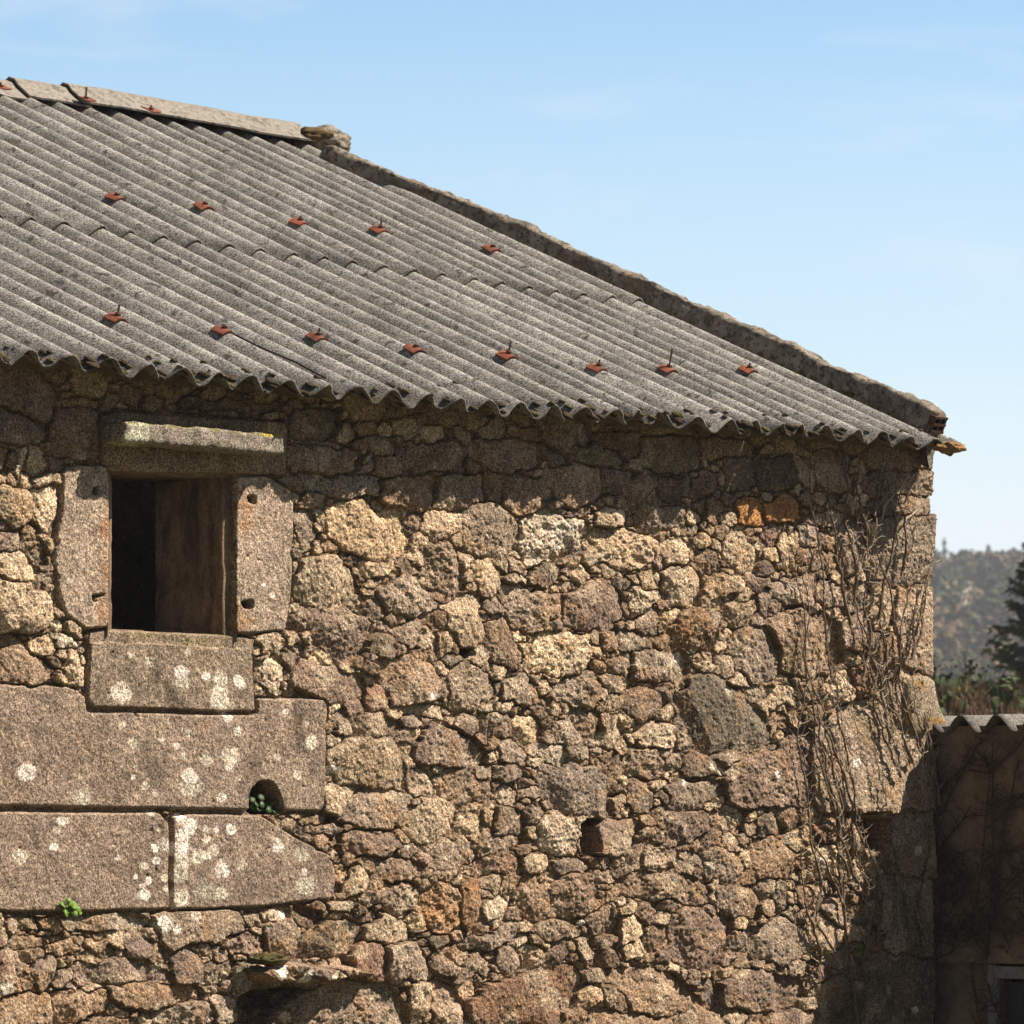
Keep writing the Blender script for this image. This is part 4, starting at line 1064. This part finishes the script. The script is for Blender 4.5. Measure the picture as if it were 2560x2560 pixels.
for k, P in enumerate(main):
    stem_wall(mb, P, rq.uniform(.0050, .0082), .0024, rq, .85, .07, mt, rq.uniform(.008, .02))
for k in range(26):     # thin secondary runners
    x0 = rq.uniform(2040, 2300); y0 = rq.uniform(1250, 2000) if rq.random() < .8 else rq.uniform(2000, 2450); P = [(x0, y0)]
    dx = rq.uniform(-.35, .25)
    for q in range(rq.randint(3, 6)):
        P.append((min(P[-1][0]+dx*45+rq.gauss(0, 8), 2318), P[-1][1]-rq.uniform(30, 55))); dx += rq.gauss(0, .15)
        if P[-1][1] < 1150: break
    if len(P) > 2: stem_wall(mb if rq.random() < .5 else mt, P, rq.uniform(.0018, .0032), .001, rq, .8, .04, mt, rq.uniform(.004, .03))
cl = empty('dry_climber', WP(wall_uv(2150, 2500)[0], -CAMZ, .03)); tag(cl, 'leafless dry climber spread over the right corner of the stone wall', 'climber', 'leafless climbers')
stem_wall(mb, [(2150, 4100), (2140, 3600), (2165, 3000), (2150, 2700), (2120, 2500), (2100, 2300), (2098, 2200)], .012, .006, rq, .2, .1, mt)
mb.build('stems', M_TWIGD, cl); mt.build('twigs', M_TWIG, cl)
# projecting pale shoots near the top corner, standing clear of the wall
mb = MB()
M_PALE = simple('bleached_bark', (.48, .41, .31), (.36, .29, .2), 30, .9, .001)
for P in ([(2180, 1298), (2200, 1250), (2226, 1212), (2244, 1180)], [(2240, 1262), (2255, 1225), (2268, 1205), (2285, 1180)], [(2236, 1300), (2270, 1275), (2295, 1240), (2300, 1228)], [(2260, 1350), (2285, 1320), (2300, 1300)], [(2205, 1240), (2215, 1262), (2232, 1275), (2238, 1290)],
          [(2262, 1350), (2250, 1330), (2262, 1300)], [(2282, 1450), (2300, 1415), (2318, 1400)]):
    uv = spline([wall_uv(*p) for p in P], 6)
    mb = MB(); mb.tube([on_wall(min(a, uR), b, .03+.04*k/len(uv)) for k, (a, b) in enumerate(uv)], [.0048*(1-.6*k/len(uv)) for k in range(len(uv))], 5); mb.build('pale_shoot', M_PALE, cl)


# ------------------------------------------------------------------ OUTBUILDING at the right
sh_u = wall_uv(2343, 1900)[0]
shz_top = wall_uv(2343, 1840)[1]; shz_ledge = wall_uv(2345, 2392)[1]
shed = empty('outbuilding', WP(sh_u, -CAMZ, 0)); tag(shed, 'low rendered outbuilding with small corrugated roof built against the stone wall corner', 'outbuilding')
# stations along the shed wall are measured towards the viewer (w)
def SP(w, v, du=0.0): return WP(sh_u+du, v, w)
LEN = 2.9
def grid_wall(w0, w1, v0, v1, du, amp, seed, mat, parent, name, res=.012):
    nw = int((w1-w0)/res); nv = int((v1-v0)/res); V = []
    for j in range(nv+1):
        for i in range(nw+1):
            a = w0+(w1-w0)*i/nw; b = v0+(v1-v0)*j/nv
            q = Vector((a*5, b*5, seed)); nz = mnoise.fractal(q, 1, 2, 5)*amp + mnoise.noise(q*9)*amp*.2
            V.append(SP(a, b, du - nz))
    q = np.arange((nw+1)*(nv+1)).reshape(nv+1, nw+1)
    Fc = np.stack([q[:-1, :-1].ravel(), q[:-1, 1:].ravel(), q[1:, 1:].ravel(), q[1:, :-1].ravel()], 1)
    return mesh_obj(name, V, Fc, mat, parent, True)
sw = grid_wall(-.05, LEN, shz_ledge, shz_top+.04, 0, .012, 1, M_RENDER, shed, 'wall')
dw = .26           # door jamb station
grid_wall(-.05, dw, -CAMZ, shz_ledge+.01, .04, .012, 2, M_RENDER, shed, 'lower_wall')
mb = MB()
mb.box(SP(-.05, shz_ledge-.022, -.008), -NN*(LEN+.05), D*.25, ZZ*.026)     # shadow ledge / lintel edge
mb.box(WP(uR-.06, -CAMZ, -.035), D*(sh_u-uR+.2), NN*.2, ZZ*(shz_top+CAMZ))     # where it butts against the old wall
mb.box(SP(-.1, -CAMZ, .16), D*.05, -NN*(LEN+.1), ZZ*(shz_top+CAMZ-.06))
mb.box(SP(LEN, -CAMZ, .02), D*1.9, -NN*.2, ZZ*(shz_top+CAMZ))          # near end wall
mb.box(SP(1.3, -CAMZ, .045), D*.2, -NN*(LEN-1.3), ZZ*(shz_ledge-.03+CAMZ))
mb.build('end_wall', M_RENDER, shed, False)
mb = MB()
vt2 = shz_ledge-.03
mb.box(SP(dw, -CAMZ, .01), D*.06, -NN*.045, ZZ*(vt2+CAMZ-.0))
mb.box(SP(dw+.045, vt2-.055, .012), D*.06, -NN*.98, ZZ*.05)
mb.box(SP(dw+1.02, -CAMZ, .01), D*.06, -NN*.045, ZZ*(vt2+CAMZ))
door = mb.build('door_frame', M_WOOD, shed, False)
mb = MB()
for k in range(7):
    mb.box(SP(dw+.075+k*.135, -CAMZ, .045+.003*(k % 2)), D*.025, -NN*.130, ZZ*(vt2+CAMZ-.07))
mb.build('door', M_PANEL, shed, False)
mb = MB(); mb.box(SP(dw+.046, -CAMZ, .03), D*.05, -NN*.026, ZZ*(vt2+CAMZ-.06)); mb.build('door_edge', simple('red_brown_wood', (.12, .05, .035), (.06, .03, .02), 30, .8, .002), shed, False)
# corrugated sheet: ribs run away from the viewer's left edge, crests seen end-on
u_e = sh_u-.05
def shed_sheet():
    per = 18; nw_ = 17; A2 = .036; pitch = .192; ws = np.arange(0, nw_*per+1)/per; slope = math.tan(math.radians(1.3)); V = []; cc = []
    w_c = wall_w_at(2400, 1800)
    ss = np.linspace(0, 2.1, 40); zc = wall_z_at
    for top in (0, 1):
        for s in ss:
            for x in ws:
                wv = w_c + (x-1)*pitch
                h = A2*math.cos(2*math.pi*x) + s*slope + .004*mnoise.noise(Vector((x, s*3, 0)))
                V.append(WP(u_e+s+.012*mnoise.noise(Vector((x*1.2, 0, 5)))*(s == 0), shz_roof + h - (.008 if top == 0 else 0), wv))
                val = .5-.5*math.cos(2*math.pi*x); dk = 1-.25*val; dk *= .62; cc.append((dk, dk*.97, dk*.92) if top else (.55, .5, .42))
    n = len(ws); ns = len(ss); m2 = n*ns; Fc = []
    for k in range(ns-1):
        for m in range(n-1):
            a = k*n+m; Fc.append((m2+a, m2+a+n, m2+a+n+1, m2+a+1)); Fc.append((a, a+1, a+n+1, a+n))
    for m in range(n-1): Fc.append((m, m2+m, m2+m+1, m+1)); e = (ns-1)*n+m; Fc.append((e+1, m2+e+1, m2+e, e))
    for k in range(ns-1): a = k*n; Fc.append((a+n, m2+a+n, m2+a, a)); a += n-1; Fc.append((a, m2+a, m2+a+n, a+n))
    return mesh_obj('corrugated_roof', V, np.array(Fc), M_FIBRE, shed, True, np.array(cc))
def wall_w_at(x, y):
    P = hit(x, y, WP(u_e, 0, 0), D); return float(-(P-O)@NN)
def wall_z_at(x, y): return float(hit(x, y, WP(u_e, 0, 0), D)[2]-CAMZ)
shz_roof = wall_z_at(2440, 1808)
shed_sheet()
mb = MB(); mb.box(WP(sh_u+.02, shz_top-.02, 0), D*1.95, -NN*LEN, ZZ*.05); mb.build('ceiling_board', M_BLACK, shed, False)
# climber on the shed wall
mb = MB(); mt = MB()
def sh_pt(x, y, off): 
    P = hit(x, y, WP(sh_u-off, 0, 0), D); return P
def stem_shed(P, r0, r1, twigs=1.0):
    pts = spline([sh_pt(x, y, .016+rq.uniform(0, .01)) for x, y in P], 8); L = len(pts)
    mb.tube(pts, [r0+(r1-r0)*k/(L-1) for k in range(L)], 5)
    for k in range(2, L-1):
        if rq.random() < .5*twigs:
            p = pts[k]; side = rq.choice((-1, 1)); ang = rq.uniform(.2, 1.2); ln = rq.uniform(.04, .14); q = [p]
            for m in range(6):
                ang += rq.gauss(0, .25); q.append(q[-1] + (-NN*side*math.cos(ang)+ZZ*math.sin(ang))*ln/6 - D*rq.uniform(-.002, .002))
            mt.tube(q, [.0022*(1-m/8) for m in range(7)], 4)
for P in ([(2340, 2390), (2345, 2340), (2352, 2250), (2345, 2150), (2342, 2050), (2345, 1960), (2340, 1850)], [(2345, 2395), (2390, 2370), (2430, 2300), (2450, 2200), (2460, 2100), (2470, 1980), (2485, 1850)],
          [(2480, 2330), (2490, 2200), (2510, 2080), (2530, 1980), (2545, 1900)], [(2462, 2400), (2475, 2250), (2485, 2150), (2480, 2050), (2482, 1920)], [(2350, 2040), (2380, 1980), (2410, 1920), (2440, 1870), (2455, 1845)],
          [(2350, 1990), (2375, 1950), (2420, 1910), (2460, 1900), (2475, 1930)], [(2350, 2120), (2390, 2070), (2420, 2040), (2470, 2040)], [(2470, 2070), (2510, 2030), (2560, 2010), (2620, 1990)], [(2475, 2020), (2520, 2000), (2570, 1990)],
          [(2460, 2150), (2500, 2130), (2560, 2120), (2610, 2090)], [(2420, 1925), (2470, 1930), (2520, 1890), (2560, 1850)], [(2355, 2180), (2385, 2150), (2400, 2130)], [(2360, 2240), (2400, 2200), (2430, 2210)], [(2490, 2240), (2540, 2190), (2590, 2150)],
          [(2470, 2460), (2480, 2500), (2500, 2550), (2510, 2620)], [(2430, 2405), (2436, 2480), (2450, 2560), (2455, 2620)], [(2445, 2530), (2470, 2515), (2500, 2512)]):
    stem_shed(P, rq.uniform(.004, .0075), .0025, 1.6)
for k in range(70):
    x, y = rq.uniform(2350, 2600), rq.uniform(2180, 2390); a = rq.uniform(-.6, .6); P = [(x, y)]
    for q in range(3): P.append((P[-1][0]+a*22+rq.gauss(0, 6), P[-1][1]-rq.uniform(8, 26)))
    stem_shed(P, .0022, .001, .5)
cs2 = empty('dry_climber', SP(.02, -CAMZ)); tag(cs2, 'leafless dark climber covering the shaded side wall of the outbuilding', 'climber', 'leafless climbers')
stem_shed([(2330, 4200), (2335, 3500), (2340, 3000), (2338, 2700), (2340, 2395)], .012, .007, .1)
mb.build('stems', M_TWIGS, cs2); mt.build('twigs', M_TWIGS, cs2)

# ------------------------------------------------------------------ LAND BEHIND
def far(x, y, dist):
    return CAM + ray(x, y)*dist
def terrain():
    xs = np.linspace(-260, 420, 180); ys = np.concatenate([np.linspace(30, 300, 60), np.linspace(306, 1500, 130)])
    V = []
    for y in ys:
        for x in xs:
            V.append((x, y, hill_z(x, y)))
    n = len(xs); q = np.arange(len(V)).reshape(len(ys), n)
    Fc = np.stack([q[:-1, :-1].ravel(), q[:-1, 1:].ravel(), q[1:, 1:].ravel(), q[1:, :-1].ravel()], 1)
    return V, Fc
def hill_z(x, y):
    t_ = min(max((y-170)/560, 0), 1); t_ = t_*t_*(3-2*t_)
    base_ = -6 + t_*48.5
    base_ += 4*mnoise.fractal(Vector((x*.008, y*.006, 1)), 1, 2, 4)*t_
    base_ -= max(0, y-760)*.02
    near = min(max((y-60)/80, 0), 1)
    return base_*near + 0*(1-near) - .05
def mat_hill():
    m, nt, b = new_mat('hillside', 1)
    P = geo_pos(nt)
    g = noise_n(nt, P, .018, 5, .6); g2 = noise_n(nt, P, .12, 5, .7)
    c = mix(nt, (.06, .06, .028), (.15, .105, .055), ramp(nt, g, [(.42, 0), (.58, 1)]))
    c = mix(nt, c, (.15, .14, .07), ramp(nt, g2, [(.55, 0), (.7, .7)]))
    nt.links.new(c, b.inputs['Base Color']); bump(nt, b, g2, 2.0)
    return m
V, Fc = terrain(); o = mesh_obj('hill', V, Fc, mat_hill(), None, True); tag(o, kind='structure')
mb = MB(); mb.add([(-400, -60, -.06), (600, -60, -.06), (600, 60, -.06), (-400, 60, -.06)], [(0, 1, 2, 3)])
o = mb.build('ground', simple('grassy_ground', (.05, .07, .025), (.10, .08, .05), 1.5, 1, .03), None, False); tag(o, kind='structure')

M_FOLF = simple('far_foliage', (.080, .092, .030), (.034, .044, .018), .7, 1, .1)
M_FOLB = simple('bare_crown', (.20, .135, .07), (.11, .08, .045), .7, 1, .1)
M_SPRUCE = simple('spruce_needles', (.16, .20, .06), (.06, .09, .03), 6, .8, .01)
M_BARK = simple('bark', (.16, .12, .08), (.09, .07, .05), 12, .9, .01)
M_REED = simple('reddish_twigs', (.27, .15, .09), (.16, .09, .06), 10, .9, .005)
M_YTWIG = simple('yellow_twigs', (.30, .24, .10), (.18, .15, .07), 10, .9, .005)
M_SHRUB = simple('shrub_leaf', (.07, .10, .03), (.035, .055, .02), 8, .8, .01)
def clump(mb, c, r, rq, n=14, leaf=.3, squash=1.0):
    """a ragged crown of leaf-clump faces"""
    for k in range(n):
        d = np.array([rq.gauss(0, 1), rq.gauss(0, 1), rq.gauss(0, 1)]); d /= np.linalg.norm(d)
        p = np.array(c) + d*r*(rq.random()**.4)*np.array([1, 1, squash])
        a = np.array([rq.gauss(0, 1), rq.gauss(0, 1), rq.gauss(0, 1)]); a /= np.linalg.norm(a); b = np.cross(a, d); b /= (np.linalg.norm(b)+1e-6)
        s = leaf*rq.uniform(.5, 1.2)
        mb.add([p-a*s, p+b*s*.6, p+a*s, p-b*s*.6], [(0, 1, 2, 3)])
# far wooded slopes: uncountable, one mass in two kinds
rq = random.Random(77)
mf = MB(); mbn = MB()
for k in range(22000):
    y = rq.uniform(330, 760); x = ((rq.uniform(2250, 2700) if k < 12000 else rq.choice((rq.uniform(1300, 2250), rq.uniform(2700, 5000))))-XC)/F*y
    patch = mnoise.noise(Vector((x*.02, y*.012, 3)))
    xpx = XC + x/y*F; zpx = YH - (hill_z(x, y)-CAMZ)/y*F
    heath = abs(xpx - (2352+(zpx-1400)*.50)) < 34 + 60*patch and zpx < 1660
    if heath and rq.random() < .93: continue          # open heath with the pale track
    if patch < -.25 and rq.random() < .8: continue
    r = rq.uniform(.7, 1.6); z = hill_z(x, y)
    clump(mf if rq.random() < .70+patch*.8 else mbn, (x, y, z+r*.8), r, rq, 11, r*.42, 1.1)
wf = mf.build('hillside_woodland', M_FOLF, None, False); tag(wf, 'blurred dark green wood on the far hillside', 'woodland', None, 'stuff')
wb = mbn.build('bare_woodland', M_FOLB, None, False); tag(wb, 'blurred brown leafless scrub on the far hillside', 'scrub', None, 'stuff')
mb = MB(); pts = []
for x, y in ((2362, 1425), (2372, 1445), (2392, 1470), (2412, 1492), (2440, 1520), (2470, 1545), (2500, 1570)):
    # where that sight line meets the hill
    r_d = ray(x, y); lo_, hi_ = 200, 900
    for d in np.arange(200, 900, 1.0):
        p = CAM + r_d*d
        if p[2] < hill_z(p[0], p[1]): break
    pts.append(np.array([p[0], p[1], hill_z(p[0], p[1])+.6]))
V = []
for i, p in enumerate(pts):
    V += [p+np.array([-2.2, 0, 0]), p+np.array([2.2, 4, .3])]
mb.add(V, [(2*i, 2*i+1, 2*i+3, 2*i+2) for i in range(len(pts)-1)])
o = mb.build('track', simple('pale_track', (.40, .36, .28), (.28, .25, .17), .3, 1, .1), None, False); tag(o, kind='structure')

# trees on the skyline
def sky_tree(x, ytop, dist, width, label, dense=1.0):
    p = far(x, ytop, dist); gz = hill_z(p[0], p[1])-.5; e = empty('hilltop_tree', (p[0], p[1], gz)); tag(e, label, 'tree', 'trees standing on the hill crest')
    hgt = p[2]-gz; mb = MB(); mb.tube([(p[0], p[1], gz), (p[0]+.15, p[1], gz+hgt*.5), (p[0], p[1], gz+hgt*.93)], [.28, .2, .06], 6)
    cr = MB()
    for k in range(int(26*dense)):
        t_ = rq.random(); w_ = width*.5*(math.sin(math.pi*min(.15+t_, 1))**.7); a_ = rq.uniform(0, 6.28); q = np.array([p[0]+w_*rq.random()*math.cos(a_), p[1]+w_*rq.random()*math.sin(a_), gz+hgt*(.45+.5*t_)])
        mb.tube([np.array([p[0], p[1], q[2]-.4]), q], [.07, .03], 3); clump(cr, q, width*.13, rq, 20, width*.05)
    mb.build('trunk', M_BARK, e); cr.build('crown', M_FOLF, e, False)
for x in ():
    pass
sky_tree(2360, 1340, 690, 2.4, 'tall thin pine on the hill crest next to the wall corner', .8)
sky_tree(2471, 1360, 700, 2.6, 'small round topped tree alone on the hill crest', 1.3)
sky_tree(2532, 1375, 680, 5, 'broad dark tree on the hill crest beside the conifer', 2.2)

# conifer at the right edge of the view
def spruce(x, ytop, dist, label, H_total, spread, seed):
    rq = random.Random(seed); p = far(x, ytop, dist); gz = p[2]-H_total
    e = empty('conifer', (p[0], p[1], gz)); tag(e, label, 'tree'); mb = MB()
    mb.tube([(p[0], p[1], gz), (p[0], p[1], gz+H_total*.5), (p[0], p[1], p[2])], [.11, .07, .01], 7); mb.build('trunk', M_BARK, e)
    mb = MB()
    n = 260
    for k in range(n):
        t_ = (k+rq.random())/n; z = gz + H_total*(.10+.88*t_); L = spread*(1-t_)**.85*rq.uniform(.65, 1.15)+.10
        a = rq.uniform(0, 6.283); d = np.array([math.cos(a), math.sin(a), 0]); sl = .5*t_-.22+rq.uniform(-.2, .3); q = np.array([p[0], p[1], z]); pts = [q]
        for m in range(1, 8):
            q = q + (d + ZZ*(sl - .10*m/8 + (.28 if m > 5 else 0)))*L/7; pts.append(q)
        mb.tube(pts, [.012*(1-m/9) for m in range(8)], 4)
        for m in range(1, 8):
            for w_ in range(5):
                side = rq.choice((-1, 1)); perp = np.cross(d, ZZ)*side; ln = L*.24*rq.uniform(.5, 1.1)*(1.1-m/9)+.05
                q0 = pts[m]-d*rq.uniform(0, L/7); q1 = q0 + (perp*rq.uniform(.3, .9)+d*.6+ZZ*rq.uniform(-.75, .25))*ln
                # needle-clothed twig: a flattened three-sided spray
                wv = .022; up_ = ZZ*wv; sd = np.cross(q1-q0, ZZ); sd = sd/(np.linalg.norm(sd)+1e-6)*wv
                mb.add([q0+sd, q0-sd, q0+up_*.8, q1], [(0, 3, 2), (1, 2, 3), (0, 1, 3)])
                for f_ in range(9):
                    c = q0+(q1-q0)*rq.random(); nd_ = (perp*rq.uniform(-1, 1)+d*rq.uniform(0, 1)+ZZ*rq.uniform(-.6, .6))*.075; s2 = np.cross(nd_, np.array([.3, .5, .8]))*.16
                    mb.add([c+s2, c-s2, c+nd_], [(0, 1, 2)])
    mb.build('crown', M_SPRUCE, e, False); return e
spruce(2612, 1290, 58, 'dark green conifer rising behind the outbuilding roof at the right edge', 6.3, 1.6, 4)
# bare young trees and twiggy thicket behind the outbuilding roof
def bare_tree(x, ybase, dist, h, lean, label, seed, mat, leafy_=False, width=.35):
    rq = random.Random(seed); p = far(x, ybase, dist); gz = 0.0
    e = empty('young_tree', (p[0], p[1], gz)); tag(e, label, 'tree'); mb = MB(); lv = MB()
    top = p[2]+h; base_ = np.array([p[0], p[1], gz]); tip = np.array([p[0]+lean, p[1], top])
    trunk = [base_+(tip-base_)*k/10+np.array([rq.gauss(0, .02), rq.gauss(0, .02), 0]) for k in range(11)]
    mb.tube(trunk, [.03*(1-k/12) for k in range(11)], 5)
    for k in range(60):
        t_ = rq.uniform(.45, 1); i = min(int(t_*10), 9); q = trunk[i]; a = rq.uniform(0, 6.28); d = np.array([math.cos(a), math.sin(a), rq.uniform(.5, 1.4)]); d /= np.linalg.norm(d)
        pts = [q]; L = width*rq.uniform(.5, 1.2)
        for m in range(5): q = q+d*L/5+np.array([rq.gauss(0, .01), rq.gauss(0, .01), .01]); pts.append(q)
        mb.tube(pts, [.006*(1-m/7) for m in range(6)], 4)
        if leafy_:
            clump(lv, pts[-1], .09, rq, 10, .035)
    mb.build('branches', mat, e)
    if leafy_: lv.build('foliage', M_SHRUB, e, False)
bare_tree(2445, 1780, 45, .55, -.12, 'slender leafy sapling between the wall corner and the conifer', 5, M_YTWIG, True, .30)
bare_tree(2490, 1780, 42, .40, -.25, 'thin pale leaning sapling just left of the conifer', 6, M_YTWIG, False, .25)
bare_tree(2405, 1780, 50, .45, .05, 'bare reddish sapling close to the wall corner', 8, M_REED, False, .35)
mb = MB(); lv = MB(); rq = random.Random(9)
for k in range(1800):
    d_ = rq.uniform(40, 56); x = rq.uniform(2300, 2720) if k < 900 else rq.uniform(2720, 3500); yt = 1715+rq.gauss(0, 18)+12*math.sin(x*.05); p = far(x, yt, d_)
    h = rq.uniform(.5, 1.3); q = np.array([p[0], p[1], p[2]-h]); a = rq.gauss(0, .25)
    pts = [q]
    for m in range(4): q = q+np.array([a*h/5+rq.gauss(0, .02), 0, h/4]); pts.append(q)
    mb.tube(pts, [.010, .008, .006, .005, .002], 4)
    if rq.random() < .35: clump(lv, pts[rq.randint(0, 3)], .22, rq, 16, .07)
for k in range(520):
    d_ = rq.uniform(44, 60); x = rq.uniform(2300, 2720) if k < 260 else rq.uniform(2720, 3500); p = far(x, 1800+rq.uniform(-30, 120), d_); clump(lv, p-ZZ*rq.uniform(0, 1.2), .5, rq, 26, .12)
o = mb.build('twiggy_thicket', M_REED); tag(o, 'reddish brown twiggy thicket behind the outbuilding roof', 'thicket', None, 'stuff')
o = lv.build('undergrowth', M_SHRUB, None, False); tag(o, 'low green undergrowth among the reddish twigs', 'undergrowth', None, 'stuff')

mb = MB(); mb.box((-520, -70, -12), (1250, 0, 0), (0, 1650, 0), (0, 0, 110))
hz_m = bpy.data.materials.new('haze'); hz_m.use_nodes = True; hn = hz_m.node_tree; hn.nodes.clear()
pv = nd(hn, 'ShaderNodeVolumePrincipled', i_Density=.00042, i_Color=(.80, .86, .95, 1), i_Anisotropy=.2); ho = nd(hn, 'ShaderNodeOutputMaterial'); hn.links.new(pv.outputs[0], ho.inputs['Volume'])
o = mb.build('haze', hz_m, None, False); tag(o, kind='stuff')

# ------------------------------------------------------------------ LIGHT, SKY, CAMERA
trav = -.143*D + .12*NN - .219*ZZ; trav /= np.linalg.norm(trav); sdir = -trav
sun = bpy.data.lights.new('sun', 'SUN'); sun.energy = 5.0; sun.angle = math.radians(.55); sun.color = (1, .885, .745)
so_ = bpy.data.objects.new('sun', sun); COL.objects.link(so_)
so_.rotation_euler = Vector(sdir.tolist()).to_track_quat('Z', 'Y').to_euler(); so_.location = (30, 0, 40)
wd = bpy.data.worlds.new('World'); scene.world = wd; wd.use_nodes = True; nt = wd.node_tree; nt.nodes.clear()
sky = nd(nt, 'ShaderNodeTexSky', sky_type='NISHITA', sun_disc=False)
sky.sun_elevation = math.asin(sdir[2]); sky.sun_rotation = math.atan2(sdir[0], sdir[1])
sky.air_density = 1.0; sky.dust_density = .3; sky.ozone_density = 2.5; sky.altitude = 100
bg = nd(nt, 'ShaderNodeBackground', i_Strength=.05)
tc = nd(nt, 'ShaderNodeTexCoord').outputs['Generated']
sep = nd(nt, 'ShaderNodeSeparateXYZ'); nt.links.new(tc, sep.inputs[0])
mp = nd(nt, 'ShaderNodeMapping'); mp.inputs['Scale'].default_value = (5, 5, 26); nt.links.new(tc, mp.inputs['Vector'])
cl_ = ramp(nt, noise_n(nt, mp.outputs[0], 2.2, 6, .6, .6), [(.54, 0), (.75, .35)])
hz = ramp(nt, sep.outputs['Z'], [(.055, .85), (.10, .42), (.175, .08), (.30, 0)])
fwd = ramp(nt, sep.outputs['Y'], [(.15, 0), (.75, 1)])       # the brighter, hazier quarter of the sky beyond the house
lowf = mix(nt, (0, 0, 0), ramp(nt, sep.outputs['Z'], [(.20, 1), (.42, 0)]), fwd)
back = ramp(nt, sep.outputs['Y'], [(.0, .42), (.20, 1)])     # sky behind the viewer dimmed to deepen the shade on the wall
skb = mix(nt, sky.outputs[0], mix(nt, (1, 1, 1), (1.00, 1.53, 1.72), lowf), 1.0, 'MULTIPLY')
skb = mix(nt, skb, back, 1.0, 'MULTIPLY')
skb = mix(nt, skb, (12.0, 12.6, 12.9), mix(nt, (0, 0, 0), hz, fwd))
skc = mix(nt, skb, (9.5, 10.0, 10.8), cl_)
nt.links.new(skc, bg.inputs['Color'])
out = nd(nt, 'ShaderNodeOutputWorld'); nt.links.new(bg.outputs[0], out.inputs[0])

cam = bpy.data.cameras.new('camera'); co = bpy.data.objects.new('camera', cam); COL.objects.link(co); scene.camera = co
co.location = (0, 0, CAMZ); co.rotation_euler = (math.pi/2, 0, 0)
cam.sensor_width = 36; cam.lens = F/N0*36; cam.shift_y = (YH-N0/2)/N0; cam.clip_end = 5000; cam.clip_start = .5
cam.dof.use_dof = True; cam.dof.focus_distance = 18.0; cam.dof.aperture_fstop = 11
scene.view_settings.view_transform = 'Standard'; scene.view_settings.look = 'None'; scene.view_settings.exposure = 0.93; scene.view_settings.gamma = 1.0
scene.cycles.max_bounces = 6; scene.cycles.use_denoising = True
